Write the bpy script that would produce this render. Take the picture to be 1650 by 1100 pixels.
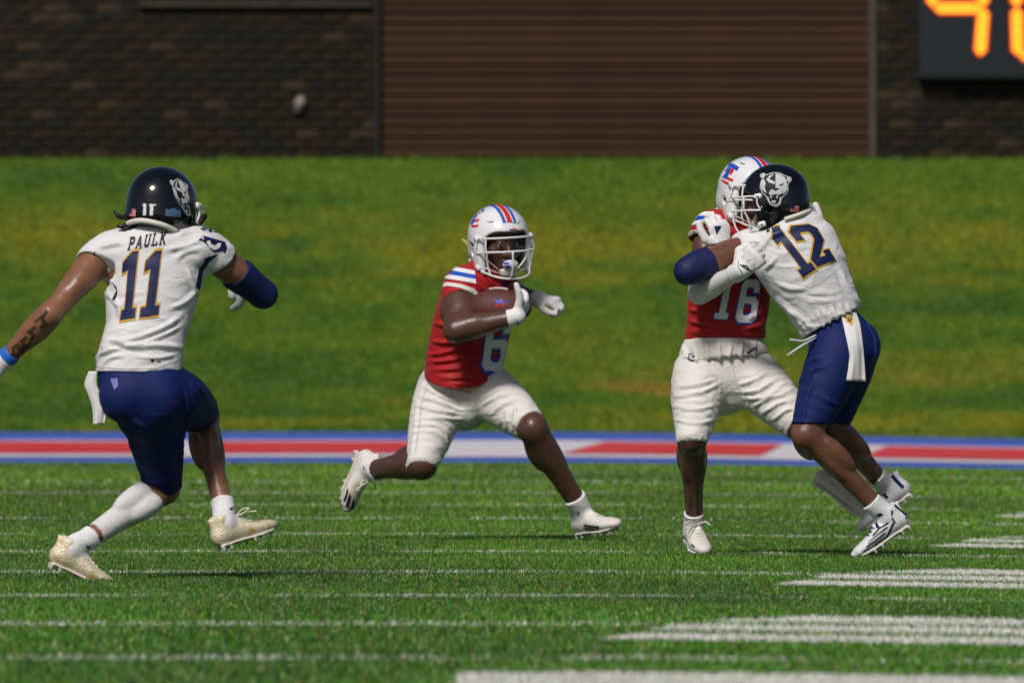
import bpy, bmesh, math, random, time
import numpy as np
from mathutils import Vector, Matrix
from mathutils.bvhtree import BVHTree

for _o in list(bpy.data.objects):
    bpy.data.objects.remove(_o)
random.seed(7)
rng = np.random.default_rng(11)
scene = bpy.context.scene
COL = scene.collection

# ------------------------------------------------------------------ camera, sky, sun, exposure
FOC = 24000.0            # focal length in photo pixels (1650 wide)
CAMH = 1.05              # photographer kneeling on the end line
CAMD = 60.0
cam_data = bpy.data.cameras.new('camera')
cam = bpy.data.objects.new('camera', cam_data)
COL.objects.link(cam)
cam_data.sensor_width = 36.0
cam_data.lens = FOC / 1650.0 * 36.0
cam_data.clip_start = 1.0
cam_data.clip_end = 3000.0
cam.location = (0.0, -CAMD, CAMH)
cam.rotation_euler = (math.pi / 2 - 80.0 / FOC, 0, 0)
cam_data.dof.use_dof = True
cam_data.dof.focus_distance = 57.4
cam_data.dof.aperture_fstop = 8.5
scene.camera = cam

SUN_EL, SUN_AZ = math.radians(47), math.radians(21)     # azimuth measured from behind the camera towards its left
world = bpy.data.worlds.new('World')
scene.world = world
world.use_nodes = True
wn = world.node_tree
bg = wn.nodes['Background']
sky = wn.nodes.new('ShaderNodeTexSky')
sky.sky_type = 'NISHITA'
sky.sun_disc = False
sky.sun_elevation = SUN_EL
sky.sun_rotation = math.pi + SUN_AZ
sky.air_density = 0.6
sky.dust_density = 2.5
wn.links.new(sky.outputs[0], bg.inputs[0])
bg.inputs[1].default_value = 0.055
sun_data = bpy.data.lights.new('sun', 'SUN')
sun_data.energy = 3.1
sun_data.angle = math.radians(11)
sun_data.color = (1.0, 0.955, 0.93)
sun = bpy.data.objects.new('sun', sun_data)
COL.objects.link(sun)
_sd = Vector((-math.sin(SUN_AZ) * math.cos(SUN_EL), -math.cos(SUN_AZ) * math.cos(SUN_EL), math.sin(SUN_EL)))
sun.rotation_euler = _sd.to_track_quat('Z', 'Y').to_euler()
sun.location = (-20, -20, 30)
vs = scene.view_settings
vs.view_transform = 'Standard'
vs.look = 'None'
vs.exposure = 0.0
vs.gamma = 1.0
vs.use_curve_mapping = False
try:
    scene.cycles.use_denoising = True
    scene.cycles.max_bounces = 6
except Exception:
    pass

# ------------------------------------------------------------------ helpers
def P(px, py, d):
    """world point seen at photo pixel (px, py) at d metres from the camera"""
    return np.array([(px - 825.0) / FOC * d, d - CAMD, CAMH + (470.0 - py) / FOC * d])

def A3(*v):
    return np.array(v, dtype=float)

def nrm(v):
    v = np.asarray(v, float)
    return v / (np.linalg.norm(v) + 1e-12)

def frame(f, up):
    """columns x (right), y (forward), z (up)"""
    y = nrm(f)
    x = nrm(np.cross(y, np.asarray(up, float)))
    z = np.cross(x, y)
    return np.stack([x, y, z], axis=1)

_M = {}
def mat(name, col, rough=0.7, spec=0.4, bump=None, var=None, coat=0.0, sheen=0.0, sss=0.0, attr=None, emit=None, aniso=None, metal=0.0):
    if name in _M:
        return _M[name]
    m = bpy.data.materials.new(name)
    m.use_nodes = True
    nt = m.node_tree
    b = nt.nodes['Principled BSDF']
    b.inputs['Base Color'].default_value = (*col, 1)
    b.inputs['Roughness'].default_value = rough
    b.inputs['Specular IOR Level'].default_value = spec
    b.inputs['Coat Weight'].default_value = coat
    b.inputs['Coat Roughness'].default_value = 0.05
    b.inputs['Sheen Weight'].default_value = sheen
    b.inputs['Metallic'].default_value = metal
    if sss:
        b.inputs['Subsurface Weight'].default_value = sss
        b.inputs['Subsurface Radius'].default_value = (0.012, 0.005, 0.003)
        b.inputs['Subsurface Scale'].default_value = 0.6
    tc = nt.nodes.new('ShaderNodeTexCoord')
    src = tc.outputs['Object']
    if aniso:
        mp = nt.nodes.new('ShaderNodeMapping')
        mp.inputs['Scale'].default_value = aniso
        nt.links.new(src, mp.inputs['Vector'])
        src2 = mp.outputs[0]
    else:
        src2 = src
    if attr:
        at = nt.nodes.new('ShaderNodeAttribute')
        at.attribute_name = attr
        nt.links.new(at.outputs['Color'], b.inputs['Base Color'])
    elif var:
        sc_, col2, lo, hi = var
        n = nt.nodes.new('ShaderNodeTexNoise')
        n.inputs['Scale'].default_value = sc_
        n.inputs['Detail'].default_value = 5
        n.inputs['Roughness'].default_value = 0.6
        nt.links.new(src2, n.inputs['Vector'])
        r = nt.nodes.new('ShaderNodeValToRGB')
        r.color_ramp.elements[0].position = lo
        r.color_ramp.elements[0].color = (*col, 1)
        r.color_ramp.elements[1].position = hi
        r.color_ramp.elements[1].color = (*col2, 1)
        nt.links.new(n.outputs['Fac'], r.inputs['Fac'])
        nt.links.new(r.outputs['Color'], b.inputs['Base Color'])
    if bump:
        prev = None
        for (bs, st, dist) in bump:
            n = nt.nodes.new('ShaderNodeTexNoise')
            if bs < 0:              # creased cloth
                n.noise_type = 'RIDGED_MULTIFRACTAL'
                n.inputs['Distortion'].default_value = 0.6
            n.inputs['Scale'].default_value = abs(bs)
            n.inputs['Detail'].default_value = 4 if bs > 0 else 2
            nt.links.new(src2, n.inputs['Vector'])
            bp = nt.nodes.new('ShaderNodeBump')
            bp.inputs['Strength'].default_value = st
            bp.inputs['Distance'].default_value = dist
            nt.links.new(n.outputs['Fac'], bp.inputs['Height'])
            if prev:
                nt.links.new(prev, bp.inputs['Normal'])
            prev = bp.outputs[0]
        nt.links.new(prev, b.inputs['Normal'])
    if emit:
        b.inputs['Emission Color'].default_value = (*emit[0], 1)
        b.inputs['Emission Strength'].default_value = emit[1]
    _M[name] = m
    return m

def mesh_np(name, v, f, smooth=True):
    """v (n,3), f (m,3) or (m,4) arrays"""
    v = np.ascontiguousarray(v, dtype=np.float32)
    f = np.ascontiguousarray(f, dtype=np.int32)
    me = bpy.data.meshes.new(name)
    k = f.shape[1]
    me.vertices.add(len(v))
    me.vertices.foreach_set('co', v.ravel())
    me.loops.add(f.size)
    me.loops.foreach_set('vertex_index', f.ravel())
    me.polygons.add(len(f))
    me.polygons.foreach_set('loop_start', np.arange(0, f.size, k, dtype=np.int32))
    if smooth:
        me.polygons.foreach_set('use_smooth', np.ones(len(f), dtype=bool))
    me.update(calc_edges=True)
    return me

def obj(name, me, material, parent=None, kind=None):
    o = bpy.data.objects.new(name, me)
    if material is not None and len(me.materials) == 0:
        me.materials.append(material)
    COL.objects.link(o)
    if parent is not None:
        o.parent = parent
    if kind:
        o['kind'] = kind
    return o

def tag(o, label, cat, group=None):
    o['label'] = label
    o['category'] = cat
    if group:
        o['group'] = group
    return o

def empty(name, loc):
    o = bpy.data.objects.new(name, None)
    o.location = loc
    o.empty_display_size = 0.2
    COL.objects.link(o)
    return o

def box_np(lo, hi):
    lo = np.asarray(lo, float); hi = np.asarray(hi, float)
    v = np.array([[x, y, z] for x in (0, 1) for y in (0, 1) for z in (0, 1)], float) * (hi - lo) + lo
    f = np.array([[0, 1, 3, 2], [4, 6, 7, 5], [0, 4, 5, 1], [2, 3, 7, 6], [0, 2, 6, 4], [1, 5, 7, 3]])
    return v, f

def join_np(parts):
    vs_, fs_, n = [], [], 0
    for v, f in parts:
        vs_.append(np.asarray(v)); fs_.append(np.asarray(f) + n); n += len(v)
    return np.concatenate(vs_), np.concatenate(fs_)

def bevel_box(name, lo, hi, bev):
    bm = bmesh.new()
    v, f = box_np(lo, hi)
    bv = [bm.verts.new(p) for p in v]
    for q in f:
        bm.faces.new([bv[i] for i in q])
    bmesh.ops.recalc_face_normals(bm, faces=bm.faces[:])
    bmesh.ops.bevel(bm, geom=bm.edges[:], offset=bev, segments=1, affect='EDGES', profile=0.5)
    me = bpy.data.meshes.new(name)
    bm.to_mesh(me); bm.free()
    return me

def catmull(pts, n):
    pts = np.asarray(pts, float)
    if len(pts) == 2:
        t = np.linspace(0, 1, n + 1)[:, None]
        return pts[0] * (1 - t) + pts[1] * t
    ext = np.vstack([2 * pts[0] - pts[1], pts, 2 * pts[-1] - pts[-2]])
    out = []
    for i in range(1, len(ext) - 2):
        p0, p1, p2, p3 = ext[i - 1], ext[i], ext[i + 1], ext[i + 2]
        for j in range(n):
            t = j / n
            out.append(0.5 * (2 * p1 + (p2 - p0) * t + (2 * p0 - 5 * p1 + 4 * p2 - p3) * t * t + (3 * p1 - p0 - 3 * p2 + p3) * t ** 3))
    out.append(ext[-2])
    return np.array(out)

def tube_np(pts, r, n=6, sub=4, flat=None):
    """a swept tube with caps; r scalar or list; returns verts, quads"""
    pts = np.asarray(pts, float)
    rr = np.full(len(pts), r) if np.isscalar(r) else np.asarray(r, float)
    q = catmull(np.column_stack([pts, rr]), sub)
    c, rr = q[:, :3], q[:, 3]
    t = np.gradient(c, axis=0)
    t /= np.linalg.norm(t, axis=1)[:, None] + 1e-9
    ref = A3(0.13, 0.21, 0.97)
    if abs(t[0] @ nrm(ref)) > 0.9:
        ref = A3(0.95, 0.2, 0.1)
    u = nrm(np.cross(t[0], ref))
    V = []
    for i in range(len(c)):
        u = nrm(u - t[i] * (u @ t[i]))
        w = np.cross(t[i], u)
        for k in range(n):
            a = 2 * math.pi * k / n
            V.append(c[i] + rr[i] * (u * math.cos(a) + w * math.sin(a) * (flat or 1.0)))
    F = []
    for i in range(len(c) - 1):
        for k in range(n):
            k2 = (k + 1) % n
            F.append([i * n + k, i * n + k2, (i + 1) * n + k2, (i + 1) * n + k])
    V.append(c[0]); V.append(c[-1])
    a0, a1 = len(V) - 2, len(V) - 1
    m = (len(c) - 1) * n
    for k in range(0, n, 1):
        k2 = (k + 1) % n
        F.append([a0, k2, k, a0]); F.append([a1, m + k, m + k2, a1])
    return np.array(V), np.array(F)

def tube_mesh(name, tubes):
    """tubes: list of (verts, quads) possibly holding degenerate cap quads"""
    v, f = join_np(tubes)
    me = bpy.data.meshes.new(name)
    faces = [[a, b, c] if a == d else [a, b, c, d] for a, b, c, d in f.tolist()]
    me.from_pydata(v.tolist(), [], faces)
    me.polygons.foreach_set('use_smooth', np.ones(len(faces), dtype=bool))
    me.update()
    return me

# value noise -------------------------------------------------------
def _hash(i, j, k, s):
    h = (i * 374761393 + j * 668265263 + k * 2147483647 + s * 974634777) & 0xFFFFFFFF
    h = ((h ^ (h >> 13)) * 1274126177) & 0xFFFFFFFF
    return ((h ^ (h >> 16)) & 0xFFFF) / 65535.0

def noise3(p, s=0):
    p = np.asarray(p, float)
    b = np.floor(p).astype(np.int64)
    f = p - b
    f = f * f * (3 - 2 * f)
    r = 0
    for dx in (0, 1):
        wx = f[:, 0] if dx else 1 - f[:, 0]
        for dy in (0, 1):
            wy = f[:, 1] if dy else 1 - f[:, 1]
            for dz in (0, 1):
                wz = f[:, 2] if dz else 1 - f[:, 2]
                r = r + wx * wy * wz * _hash(b[:, 0] + dx, b[:, 1] + dy, b[:, 2] + dz, s)
    return r * 2 - 1

# ------------------------------------------------------------------ implicit bodies (smooth unions meshed with surface nets)
BIG = 0.05

class Loft:
    """chain of elliptic sections: list of (centre, u, a, b); u None = round"""
    def __init__(s, rings):
        s.r = [(np.asarray(c, float), None if u is None else nrm(u), float(a), float(b)) for c, u, a, b in rings]
    def segs(s):
        return [(s.r[i], s.r[i + 1]) for i in range(len(s.r) - 1)]
    def seg_bounds(s, sg):
        m = max(sg[0][2], sg[0][3], sg[1][2], sg[1][3])
        return np.minimum(sg[0][0], sg[1][0]) - m, np.maximum(sg[0][0], sg[1][0]) + m
    def ev(s, sg, X, Y, Z):
        (c0, u0, a0, b0), (c1, u1, a1, b1) = sg
        ax = c1 - c0
        L = np.linalg.norm(ax) + 1e-9
        an = ax / L
        x, y, z = X - c0[0], Y - c0[1], Z - c0[2]
        t = np.clip((x * an[0] + y * an[1] + z * an[2]) / L, 0, 1)
        qx, qy, qz = x - t * ax[0], y - t * ax[1], z - t * ax[2]
        if u0 is None:
            return np.sqrt(qx * qx + qy * qy + qz * qz) - (a0 + (a1 - a0) * t)
        v0 = nrm(np.cross(an, u0)); v1 = nrm(np.cross(an, u1))
        uu0 = np.cross(v0, an); uu1 = np.cross(v1, an)
        a = a0 + (a1 - a0) * t; b = b0 + (b1 - b0) * t
        ux, uy, uz = [uu0[i] + (uu1[i] - uu0[i]) * t for i in range(3)]
        vx, vy, vz = [v0[i] + (v1[i] - v0[i]) * t for i in range(3)]
        du = qx * ux + qy * uy + qz * uz
        dv = qx * vx + qy * vy + qz * vz
        dz = qx * an[0] + qy * an[1] + qz * an[2]
        c = np.minimum(a, b)
        k0 = np.sqrt((du / a) ** 2 + (dv / b) ** 2 + (dz / c) ** 2)
        k1 = np.sqrt((du / a ** 2) ** 2 + (dv / b ** 2) ** 2 + (dz / c ** 2) ** 2) + 1e-6
        return k0 * (k0 - 1) / k1

def tube(pts, radii, sub=3):
    q = catmull(np.column_stack([np.asarray(pts, float), np.asarray(radii, float)]), sub)
    return Loft([(r[:3], None, r[3], r[3]) for r in q])

class Ell:
    def __init__(s, c, r, R=None):
        s.c = np.asarray(c, float); s.rad = np.asarray(r, float); s.R = np.eye(3) if R is None else np.asarray(R)
    def segs(s):
        return [0]
    def seg_bounds(s, sg):
        m = s.rad.max()
        return s.c - m, s.c + m
    def ev(s, sg, X, Y, Z):
        x, y, z = X - s.c[0], Y - s.c[1], Z - s.c[2]
        R = s.R
        l = [x * R[0, i] + y * R[1, i] + z * R[2, i] for i in range(3)]
        r = s.rad
        k0 = np.sqrt((l[0] / r[0]) ** 2 + (l[1] / r[1]) ** 2 + (l[2] / r[2]) ** 2)
        k1 = np.sqrt((l[0] / r[0] ** 2) ** 2 + (l[1] / r[1] ** 2) ** 2 + (l[2] / r[2] ** 2) ** 2) + 1e-6
        return k0 * (k0 - 1) / k1

class RBox:
    def __init__(s, c, h, rd, R=None):
        s.c = np.asarray(c, float); s.h = np.asarray(h, float); s.rd = rd; s.R = np.eye(3) if R is None else np.asarray(R)
    def segs(s):
        return [0]
    def seg_bounds(s, sg):
        m = np.linalg.norm(s.h)
        return s.c - m, s.c + m
    def ev(s, sg, X, Y, Z):
        x, y, z = X - s.c[0], Y - s.c[1], Z - s.c[2]
        R = s.R
        q = [np.abs(x * R[0, i] + y * R[1, i] + z * R[2, i]) - (s.h[i] - s.rd) for i in range(3)]
        o = np.sqrt(np.maximum(q[0], 0) ** 2 + np.maximum(q[1], 0) ** 2 + np.maximum(q[2], 0) ** 2)
        return o + np.minimum(np.maximum(np.maximum(q[0], q[1]), q[2]), 0) - s.rd

class Vol:
    def __init__(s, lo, hi, h):
        s.h = h
        s.lo = np.asarray(lo, float) - 3 * h
        n = np.ceil((np.asarray(hi, float) + 3 * h - s.lo) / h).astype(int) + 1
        s.n = n
        s.F = np.full(n, BIG, np.float32)
    def rngs(s, lo, hi):
        i0 = np.clip(np.floor((lo - s.lo) / s.h).astype(int), 0, s.n - 1)
        i1 = np.clip(np.ceil((hi - s.lo) / s.h).astype(int) + 1, 1, s.n)
        return i0, i1
    def grid(s, i0, i1):
        return [(s.lo[a] + s.h * np.arange(i0[a], i1[a])).astype(np.float32).reshape([-1 if b == a else 1 for b in range(3)]) for a in range(3)]
    def field(s, prim, pad):
        bs = [prim.seg_bounds(g) for g in prim.segs()]
        lo = np.min([b[0] for b in bs], axis=0) - pad
        hi = np.max([b[1] for b in bs], axis=0) + pad
        i0, i1 = s.rngs(lo, hi)
        if np.any(i1 <= i0):
            return None
        T = np.full(i1 - i0, BIG, np.float32)
        for g, (l, h_) in zip(prim.segs(), bs):
            j0, j1 = s.rngs(l - pad, h_ + pad)
            if np.any(j1 <= j0):
                continue
            X, Y, Z = s.grid(j0, j1)
            d = prim.ev(g, X, Y, Z)
            sl = tuple(slice(j0[a] - i0[a], j1[a] - i0[a]) for a in range(3))
            T[sl] = np.minimum(T[sl], d)
        return tuple(slice(i0[a], i1[a]) for a in range(3)), T
    def add(s, prim, k=0.02):
        r = s.field(prim, k + 2.5 * s.h)
        if r is None:
            return s
        sl, T = r
        F = s.F[sl]
        if k > 0:
            hh = np.maximum(k - np.abs(F - T), 0) / k
            s.F[sl] = np.minimum(F, T) - hh * hh * k * 0.25
        else:
            s.F[sl] = np.minimum(F, T)
        return s
    def sub(s, prim, k=0.006):
        r = s.field(prim, k + 2.5 * s.h)
        if r is None:
            return s
        sl, T = r
        F = s.F[sl]; T = -T
        if k > 0:
            hh = np.maximum(k - np.abs(F - T), 0) / k
            s.F[sl] = np.maximum(F, T) + hh * hh * k * 0.25
        else:
            s.F[sl] = np.maximum(F, T)
        return s
    def cut(s, p, n, R):
        """remove what lies beyond the plane (p, n) within R of p"""
        p = np.asarray(p, float); n = nrm(n)
        i0, i1 = s.rngs(p - R, p + R)
        X, Y, Z = s.grid(i0, i1)
        d = (X - p[0]) * n[0] + (Y - p[1]) * n[1] + (Z - p[2]) * n[2]
        m = ((X - p[0]) ** 2 + (Y - p[1]) ** 2 + (Z - p[2]) ** 2) < R * R
        sl = tuple(slice(i0[a], i1[a]) for a in range(3))
        F = s.F[sl]
        s.F[sl] = np.where(m, np.maximum(F, d), F)
        return s
    def net(s, smooth=1):
        F, h = s.F, s.h
        I = F < 0
        c = np.zeros(tuple(s.n - 1), np.int8)
        for dx in (0, 1):
            for dy in (0, 1):
                for dz in (0, 1):
                    c += I[dx:s.n[0] - 1 + dx, dy:s.n[1] - 1 + dy, dz:s.n[2] - 1 + dz]
        act = (c > 0) & (c < 8)
        ii = np.argwhere(act)
        vid = np.full(act.shape, -1, np.int32)
        vid[act] = np.arange(len(ii))
        corner = [(a, b, d) for a in (0, 1) for b in (0, 1) for d in (0, 1)]
        val = np.stack([F[ii[:, 0] + a, ii[:, 1] + b, ii[:, 2] + d] for a, b, d in corner], 1)
        acc = np.zeros((len(ii), 3)); cnt = np.zeros(len(ii))
        for i in range(8):
            for j in range(i + 1, 8):
                df = [corner[j][t] - corner[i][t] for t in range(3)]
                if sum(abs(q) for q in df) != 1:
                    continue
                fa, fb = val[:, i], val[:, j]
                m = (fa < 0) != (fb < 0)
                t = np.where(m, fa / np.where(m, fa - fb, 1), 0)
                pt = np.array(corner[i])[None, :] + t[:, None] * np.array(df)[None, :]
                acc += pt * m[:, None]; cnt += m
        v = s.lo + (ii + acc / cnt[:, None]) * h
        faces = []
        for a in range(3):
            b, d = (a + 1) % 3, (a + 2) % 3
            sl0 = [slice(None)] * 3; sl1 = [slice(None)] * 3
            sl0[a] = slice(0, -1); sl1[a] = slice(1, None)
            I0, I1 = I[tuple(sl0)], I[tuple(sl1)]
            e = np.argwhere(I0 != I1)
            e = e[(e[:, b] > 0) & (e[:, d] > 0) & (e[:, b] < s.n[b] - 1) & (e[:, d] < s.n[d] - 1)]
            if len(e) == 0:
                continue
            def cell(ob, od):
                q = e.copy(); q[:, b] += ob; q[:, d] += od
                return vid[q[:, 0], q[:, 1], q[:, 2]]
            q = np.stack([cell(-1, -1), cell(0, -1), cell(0, 0), cell(-1, 0)], 1)
            ins = I0[e[:, 0], e[:, 1], e[:, 2]]
            q = np.where(ins[:, None], q, q[:, ::-1])
            faces.append(q)
        f = np.concatenate(faces)
        for _ in range(smooth):
            ed = np.concatenate([f[:, [0, 1]], f[:, [1, 2]], f[:, [2, 3]], f[:, [3, 0]]])
            n_ = np.bincount(ed[:, 0], minlength=len(v)) + np.bincount(ed[:, 1], minlength=len(v))
            sm = np.stack([np.bincount(ed[:, 0], v[ed[:, 1], i], len(v)) + np.bincount(ed[:, 1], v[ed[:, 0], i], len(v)) for i in range(3)], 1)
            v = 0.5 * v + 0.5 * sm / np.maximum(n_, 1)[:, None]
        return v, f

def vnormals(v, f):
    a = np.cross(v[f[:, 2]] - v[f[:, 0]], v[f[:, 3]] - v[f[:, 1]])
    n = np.zeros_like(v)
    for i in range(3):
        for k in range(4):
            n[:, i] += np.bincount(f[:, k], a[:, i], len(v))
    return n / (np.linalg.norm(n, axis=1)[:, None] + 1e-12)

def wrinkle(v, f, amp, fr, seed=0, R=None, ridge=True, mask=None):
    """cloth folds: displace along normals with stretched ridged noise"""
    n = vnormals(v, f)
    q = v @ R if R is not None else v
    q = q * np.asarray(fr, float)
    w = noise3(q * 0.6 + 7.3, seed + 5)[:, None] * np.array([1.0, 1.0, 1.0])
    a = noise3(q + w * 0.9, seed)
    b = noise3(q * 1.7 + w, seed + 1)
    if ridge:
        cr = np.clip(1 - np.abs(a) * 4.0, 0, 1) ** 1.4 * np.clip(0.4 + 1.2 * noise3(q * 0.45, seed + 9), 0, 1)
        s = cr + 0.45 * noise3(q * 0.5 + 3.1, seed + 2) + 0.12 * b
    else:
        s = a + 0.4 * b
    if mask is not None:
        s = s * mask(v)
    return v + n * (s * amp)[:, None]

def vol_of(prims, h, pad=0.02):
    lo = np.min([p.seg_bounds(g)[0] for p in prims for g in p.segs()], axis=0) - pad
    hi = np.max([p.seg_bounds(g)[1] for p in prims for g in p.segs()], axis=0) + pad
    return Vol(lo, hi, h)

# ------------------------------------------------------------------ the setting
def crown(x):
    """the field falls away gently to the right of its crown"""
    t = np.maximum(np.asarray(x, float) - 0.2, 0)
    return -0.018 * t * t / (t + 0.8)

def crown_fade(x, y):
    k = np.clip((72.0 - np.asarray(y, float)) / 12.0, 0, 1)
    return crown(np.clip(x, -30, 14)) * k

def sheet(name, poly, z, material, parent=None, kind='structure', step=0.35):
    """flat marking laid on the crowned field; poly in (x, y)"""
    bm = bmesh.new()
    vv = [bm.verts.new((p[0], p[1], 0)) for p in poly]
    bm.faces.new(vv)
    xs = [p[0] for p in poly]
    x = min(xs) + step
    while x < max(xs):
        bmesh.ops.bisect_plane(bm, geom=bm.verts[:] + bm.edges[:] + bm.faces[:], plane_co=(x, 0, 0), plane_no=(1, 0, 0))
        x += step
    for v in bm.verts:
        v.co.z = float(crown_fade(v.co.x, v.co.y)) + z
    bmesh.ops.recalc_face_normals(bm, faces=bm.faces[:])
    for f in bm.faces:
        if f.normal.z < 0:
            f.normal_flip()
    me = bpy.data.meshes.new(name)
    bm.to_mesh(me); bm.free()
    return obj(name, me, material, parent, kind)

def gy(py):
    """depth (world y) of the flat ground seen at photo row py"""
    return CAMH * FOC / (py - 470.0) - CAMD

M_turf = mat('turf', (0.022, 0.075, 0.014), 0.8, 0.2, var=(9.0, (0.045, 0.125, 0.02), 0.35, 0.7), bump=[(180, 0.6, 0.02)])
M_linepaint = mat('line_paint', (0.62, 0.62, 0.58), 0.8, 0.2, var=(30, (0.42, 0.47, 0.38), 0.45, 0.75))
M_ezblue = mat('end_zone_blue', (0.035, 0.09, 0.42), 0.8, 0.2, var=(1.3, (0.10, 0.15, 0.50), 0.35, 0.75))
M_ezred = mat('end_zone_red', (0.55, 0.03, 0.035), 0.8, 0.2, var=(1.2, (0.62, 0.10, 0.10), 0.4, 0.8))
M_ezwhite = mat('end_zone_white', (0.62, 0.60, 0.64), 0.8, 0.2, var=(1.5, (0.62, 0.42, 0.44), 0.45, 0.8))

gx = np.concatenate([[-900, -300, -100, -40], np.arange(-16, 16.01, 0.4), [40, 100, 300, 900]])
gyy = np.concatenate([[-400, -120, -60], np.arange(-30, 80, 4.0), [90, 200, 600, 1500]])
GX, GY = np.meshgrid(gx, gyy, indexing='ij')
gv = np.column_stack([GX.ravel(), GY.ravel(), crown_fade(GX.ravel(), GY.ravel())])
na, nb = GX.shape
idx = np.arange(na * nb).reshape(na, nb)
gf = np.stack([idx[:-1, :-1], idx[1:, :-1], idx[1:, 1:], idx[:-1, 1:]], -1).reshape(-1, 4)
obj('football_field', mesh_np('football_field', gv, gf), M_turf, kind='structure')

# yard lines five yards apart, the numbers of every second one
YARD = 4.33
Y0 = gy(925)                         # the ten-yard line just in front of the players
LINES = [(Y0 + k * YARD, k) for k in range(-5, 8)]
LINEW = 0.17
for y, k in LINES:
    if k == -4:
        continue
    sheet('yard_line', [(-9, y - LINEW / 2), (9, y - LINEW / 2), (9, y + LINEW / 2), (-9, y + LINEW / 2)], 0.005, M_linepaint)

def digit_polys(x0, y0, wx, wy, kind):
    """a field numeral: strokes as (x, y) rectangles with cut corners. The foot of a numeral points to the sideline (+x)."""
    s = 0.30
    R = []
    if kind == 'bar':                # the far digit: a wide rounded loop
        R.append([(x0 + 0.25, y0), (x0 + wx, y0), (x0 + wx, y0 + s), (x0, y0 + s)])
        R.append([(x0, y0 + wy - s), (x0 + wx, y0 + wy - s), (x0 + wx, y0 + wy), (x0 + 0.35, y0 + wy)])
        R.append([(x0 - 0.02, y0 + s + 0.01), (x0 + s, y0 + s + 0.01), (x0 + s, y0 + wy - s - 0.01), (x0 - 0.02, y0 + wy - s - 0.01)])
    return R

NUMS = []
for k in (-6, -4, -2, 0, 2, 4, 6):
    y = Y0 + k * YARD
    xl = {-6: 0.15, -4: -0.13, -2: 0.28, 0: 0.96, 2: 1.75, 4: 2.3, 6: 3.2}[k]
    # near digit (a one-like slab with its tapered head) and far digit (a loop)
    w = 1.83
    near = [[(xl - 0.02, y - 2.1), (xl + w, y - 2.2), (xl + w, y - 1.27), (xl + 0.10, y - 1.32)]]
    far = [[(xl + 0.14, y - 0.82), (xl + w + 0.2, y - 0.85), (xl + w + 0.2, y + 0.0), (xl + 0.24, y + 0.0)],
           [(xl + 0.30, y + 0.42), (xl + w - 0.15, y + 0.40), (xl + w - 0.55, y + 1.4), (xl + 0.70, y + 1.4)]]
    if k == -6:
        near = []
        far = [[(xl - 0.55, y + 0.2), (xl + w, y + 0.2), (xl + w, y + 1.0), (xl - 0.55, y + 1.0)]]
    if k == -4:
        near = [[(-0.16, gy(1130)), (xl + w, gy(1130)), (xl + w, gy(1089)), (-0.16, gy(1089))]]
        far = []
    for q in near + far:
        NUMS.append(q)
        sheet('field_number_stroke', q, 0.006, M_linepaint)

# painted end zone: blue ground, white lettering edge, red letters
EZ0, EZ1 = gy(748), gy(697)
sheet('end_zone_paint', [(-14, EZ0), (14, EZ0), (14, EZ1), (-14, EZ1)], 0.005, M_ezblue, step=0.4)
ya, yb = gy(738), gy(711)
def xat(px, y):
    return (px - 825.0) / FOC * (y + CAMD)
wp = [(-14, ya), (14, ya), (14, yb), (-14, yb)]
sheet('end_zone_white_band', wp, 0.010, M_ezwhite, step=0.4)
yc, yd = gy(733), gy(714)
for (l0, l1, h0, h1) in [(-300, 225, -300, 260), (318, 660, 340, 730), (905, 1225, 975, 1262), (1385, 1800, 1430, 1800)]:
    sheet('end_zone_red_letter', [(xat(l0, yc), yc), (xat(l1, yc), yc), (xat(h1, yd), yd), (xat(h0, yd), yd)], 0.015, M_ezred, step=0.4)

# ---- turf blades: real fibres, coloured by the paint they stand in
def in_poly(x, y, q):
    r = np.zeros(len(x), bool)
    n = len(q)
    j = n - 1
    for i in range(n):
        xi, yi = q[i]; xj, yj = q[j]
        c = ((yi > y) != (yj > y)) & (x < (xj - xi) * (y - yi) / (yj - yi + 1e-12) + xi)
        r ^= c
        j = i
    return r

def paint_mask(x, y):
    m = np.zeros(len(x), bool)
    wob = 0.02 * noise3(np.column_stack([x * 6, y * 2, x * 0]), 3)
    for ly, k in LINES:
        if k == -4:
            continue
        m |= np.abs(y - ly + wob) < LINEW / 2
    for q in NUMS:
        m |= in_poly(x + wob, y, q)
    worn = noise3(np.column_stack([x * 3.0, y * 1.2, x * 0 + 4]), 9) + 0.5 * noise3(np.column_stack([x * 14, y * 6, x * 0]), 2)
    keep = rng.random(len(x)) < np.clip(0.80 - 0.95 * np.maximum(worn + 0.08, 0), 0.06, 1)
    for q in NUMS:
        keep |= in_poly(x + wob, y, q) & (rng.random(len(x)) < 0.91)
    return m & keep

bx, by, bh, bw = [], [], [], []
def strew(y0, y1, dens, hgt, wid, margin):
    half1 = (y1 + CAMD) * 825 / FOC + margin
    half0 = (y0 + CAMD) * 825 / FOC + margin
    n = int((half0 + half1) * (y1 - y0) * dens)
    y = y0 + rng.random(n) * (y1 - y0)
    x = (rng.random(n) * 2 - 1) * (half0 + (half1 - half0) * (y - y0) / (y1 - y0))
    bx.append(x); by.append(y)
    bh.append(hgt * (0.55 + 0.75 * rng.random(n)))
    bw.append(wid * (0.7 + 0.6 * rng.random(n)))
strew(-21.5, -11, 4200, 0.019, 0.0055, 0.5)
strew(-11, 8, 7600, 0.0165, 0.0044, 0.5)
strew(8, 18, 3600, 0.019, 0.0060, 0.5)
strew(18, EZ0, 1800, 0.021, 0.0090, 0.5)
bx, by, bh, bw = [np.concatenate(q) for q in (bx, by, bh, bw)]
nb_ = len(bx)
ang = rng.random(nb_) * math.pi * 2
lean = bh * (0.25 + 0.75 * rng.random(nb_))
la = rng.random(nb_) * math.pi * 2
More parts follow.
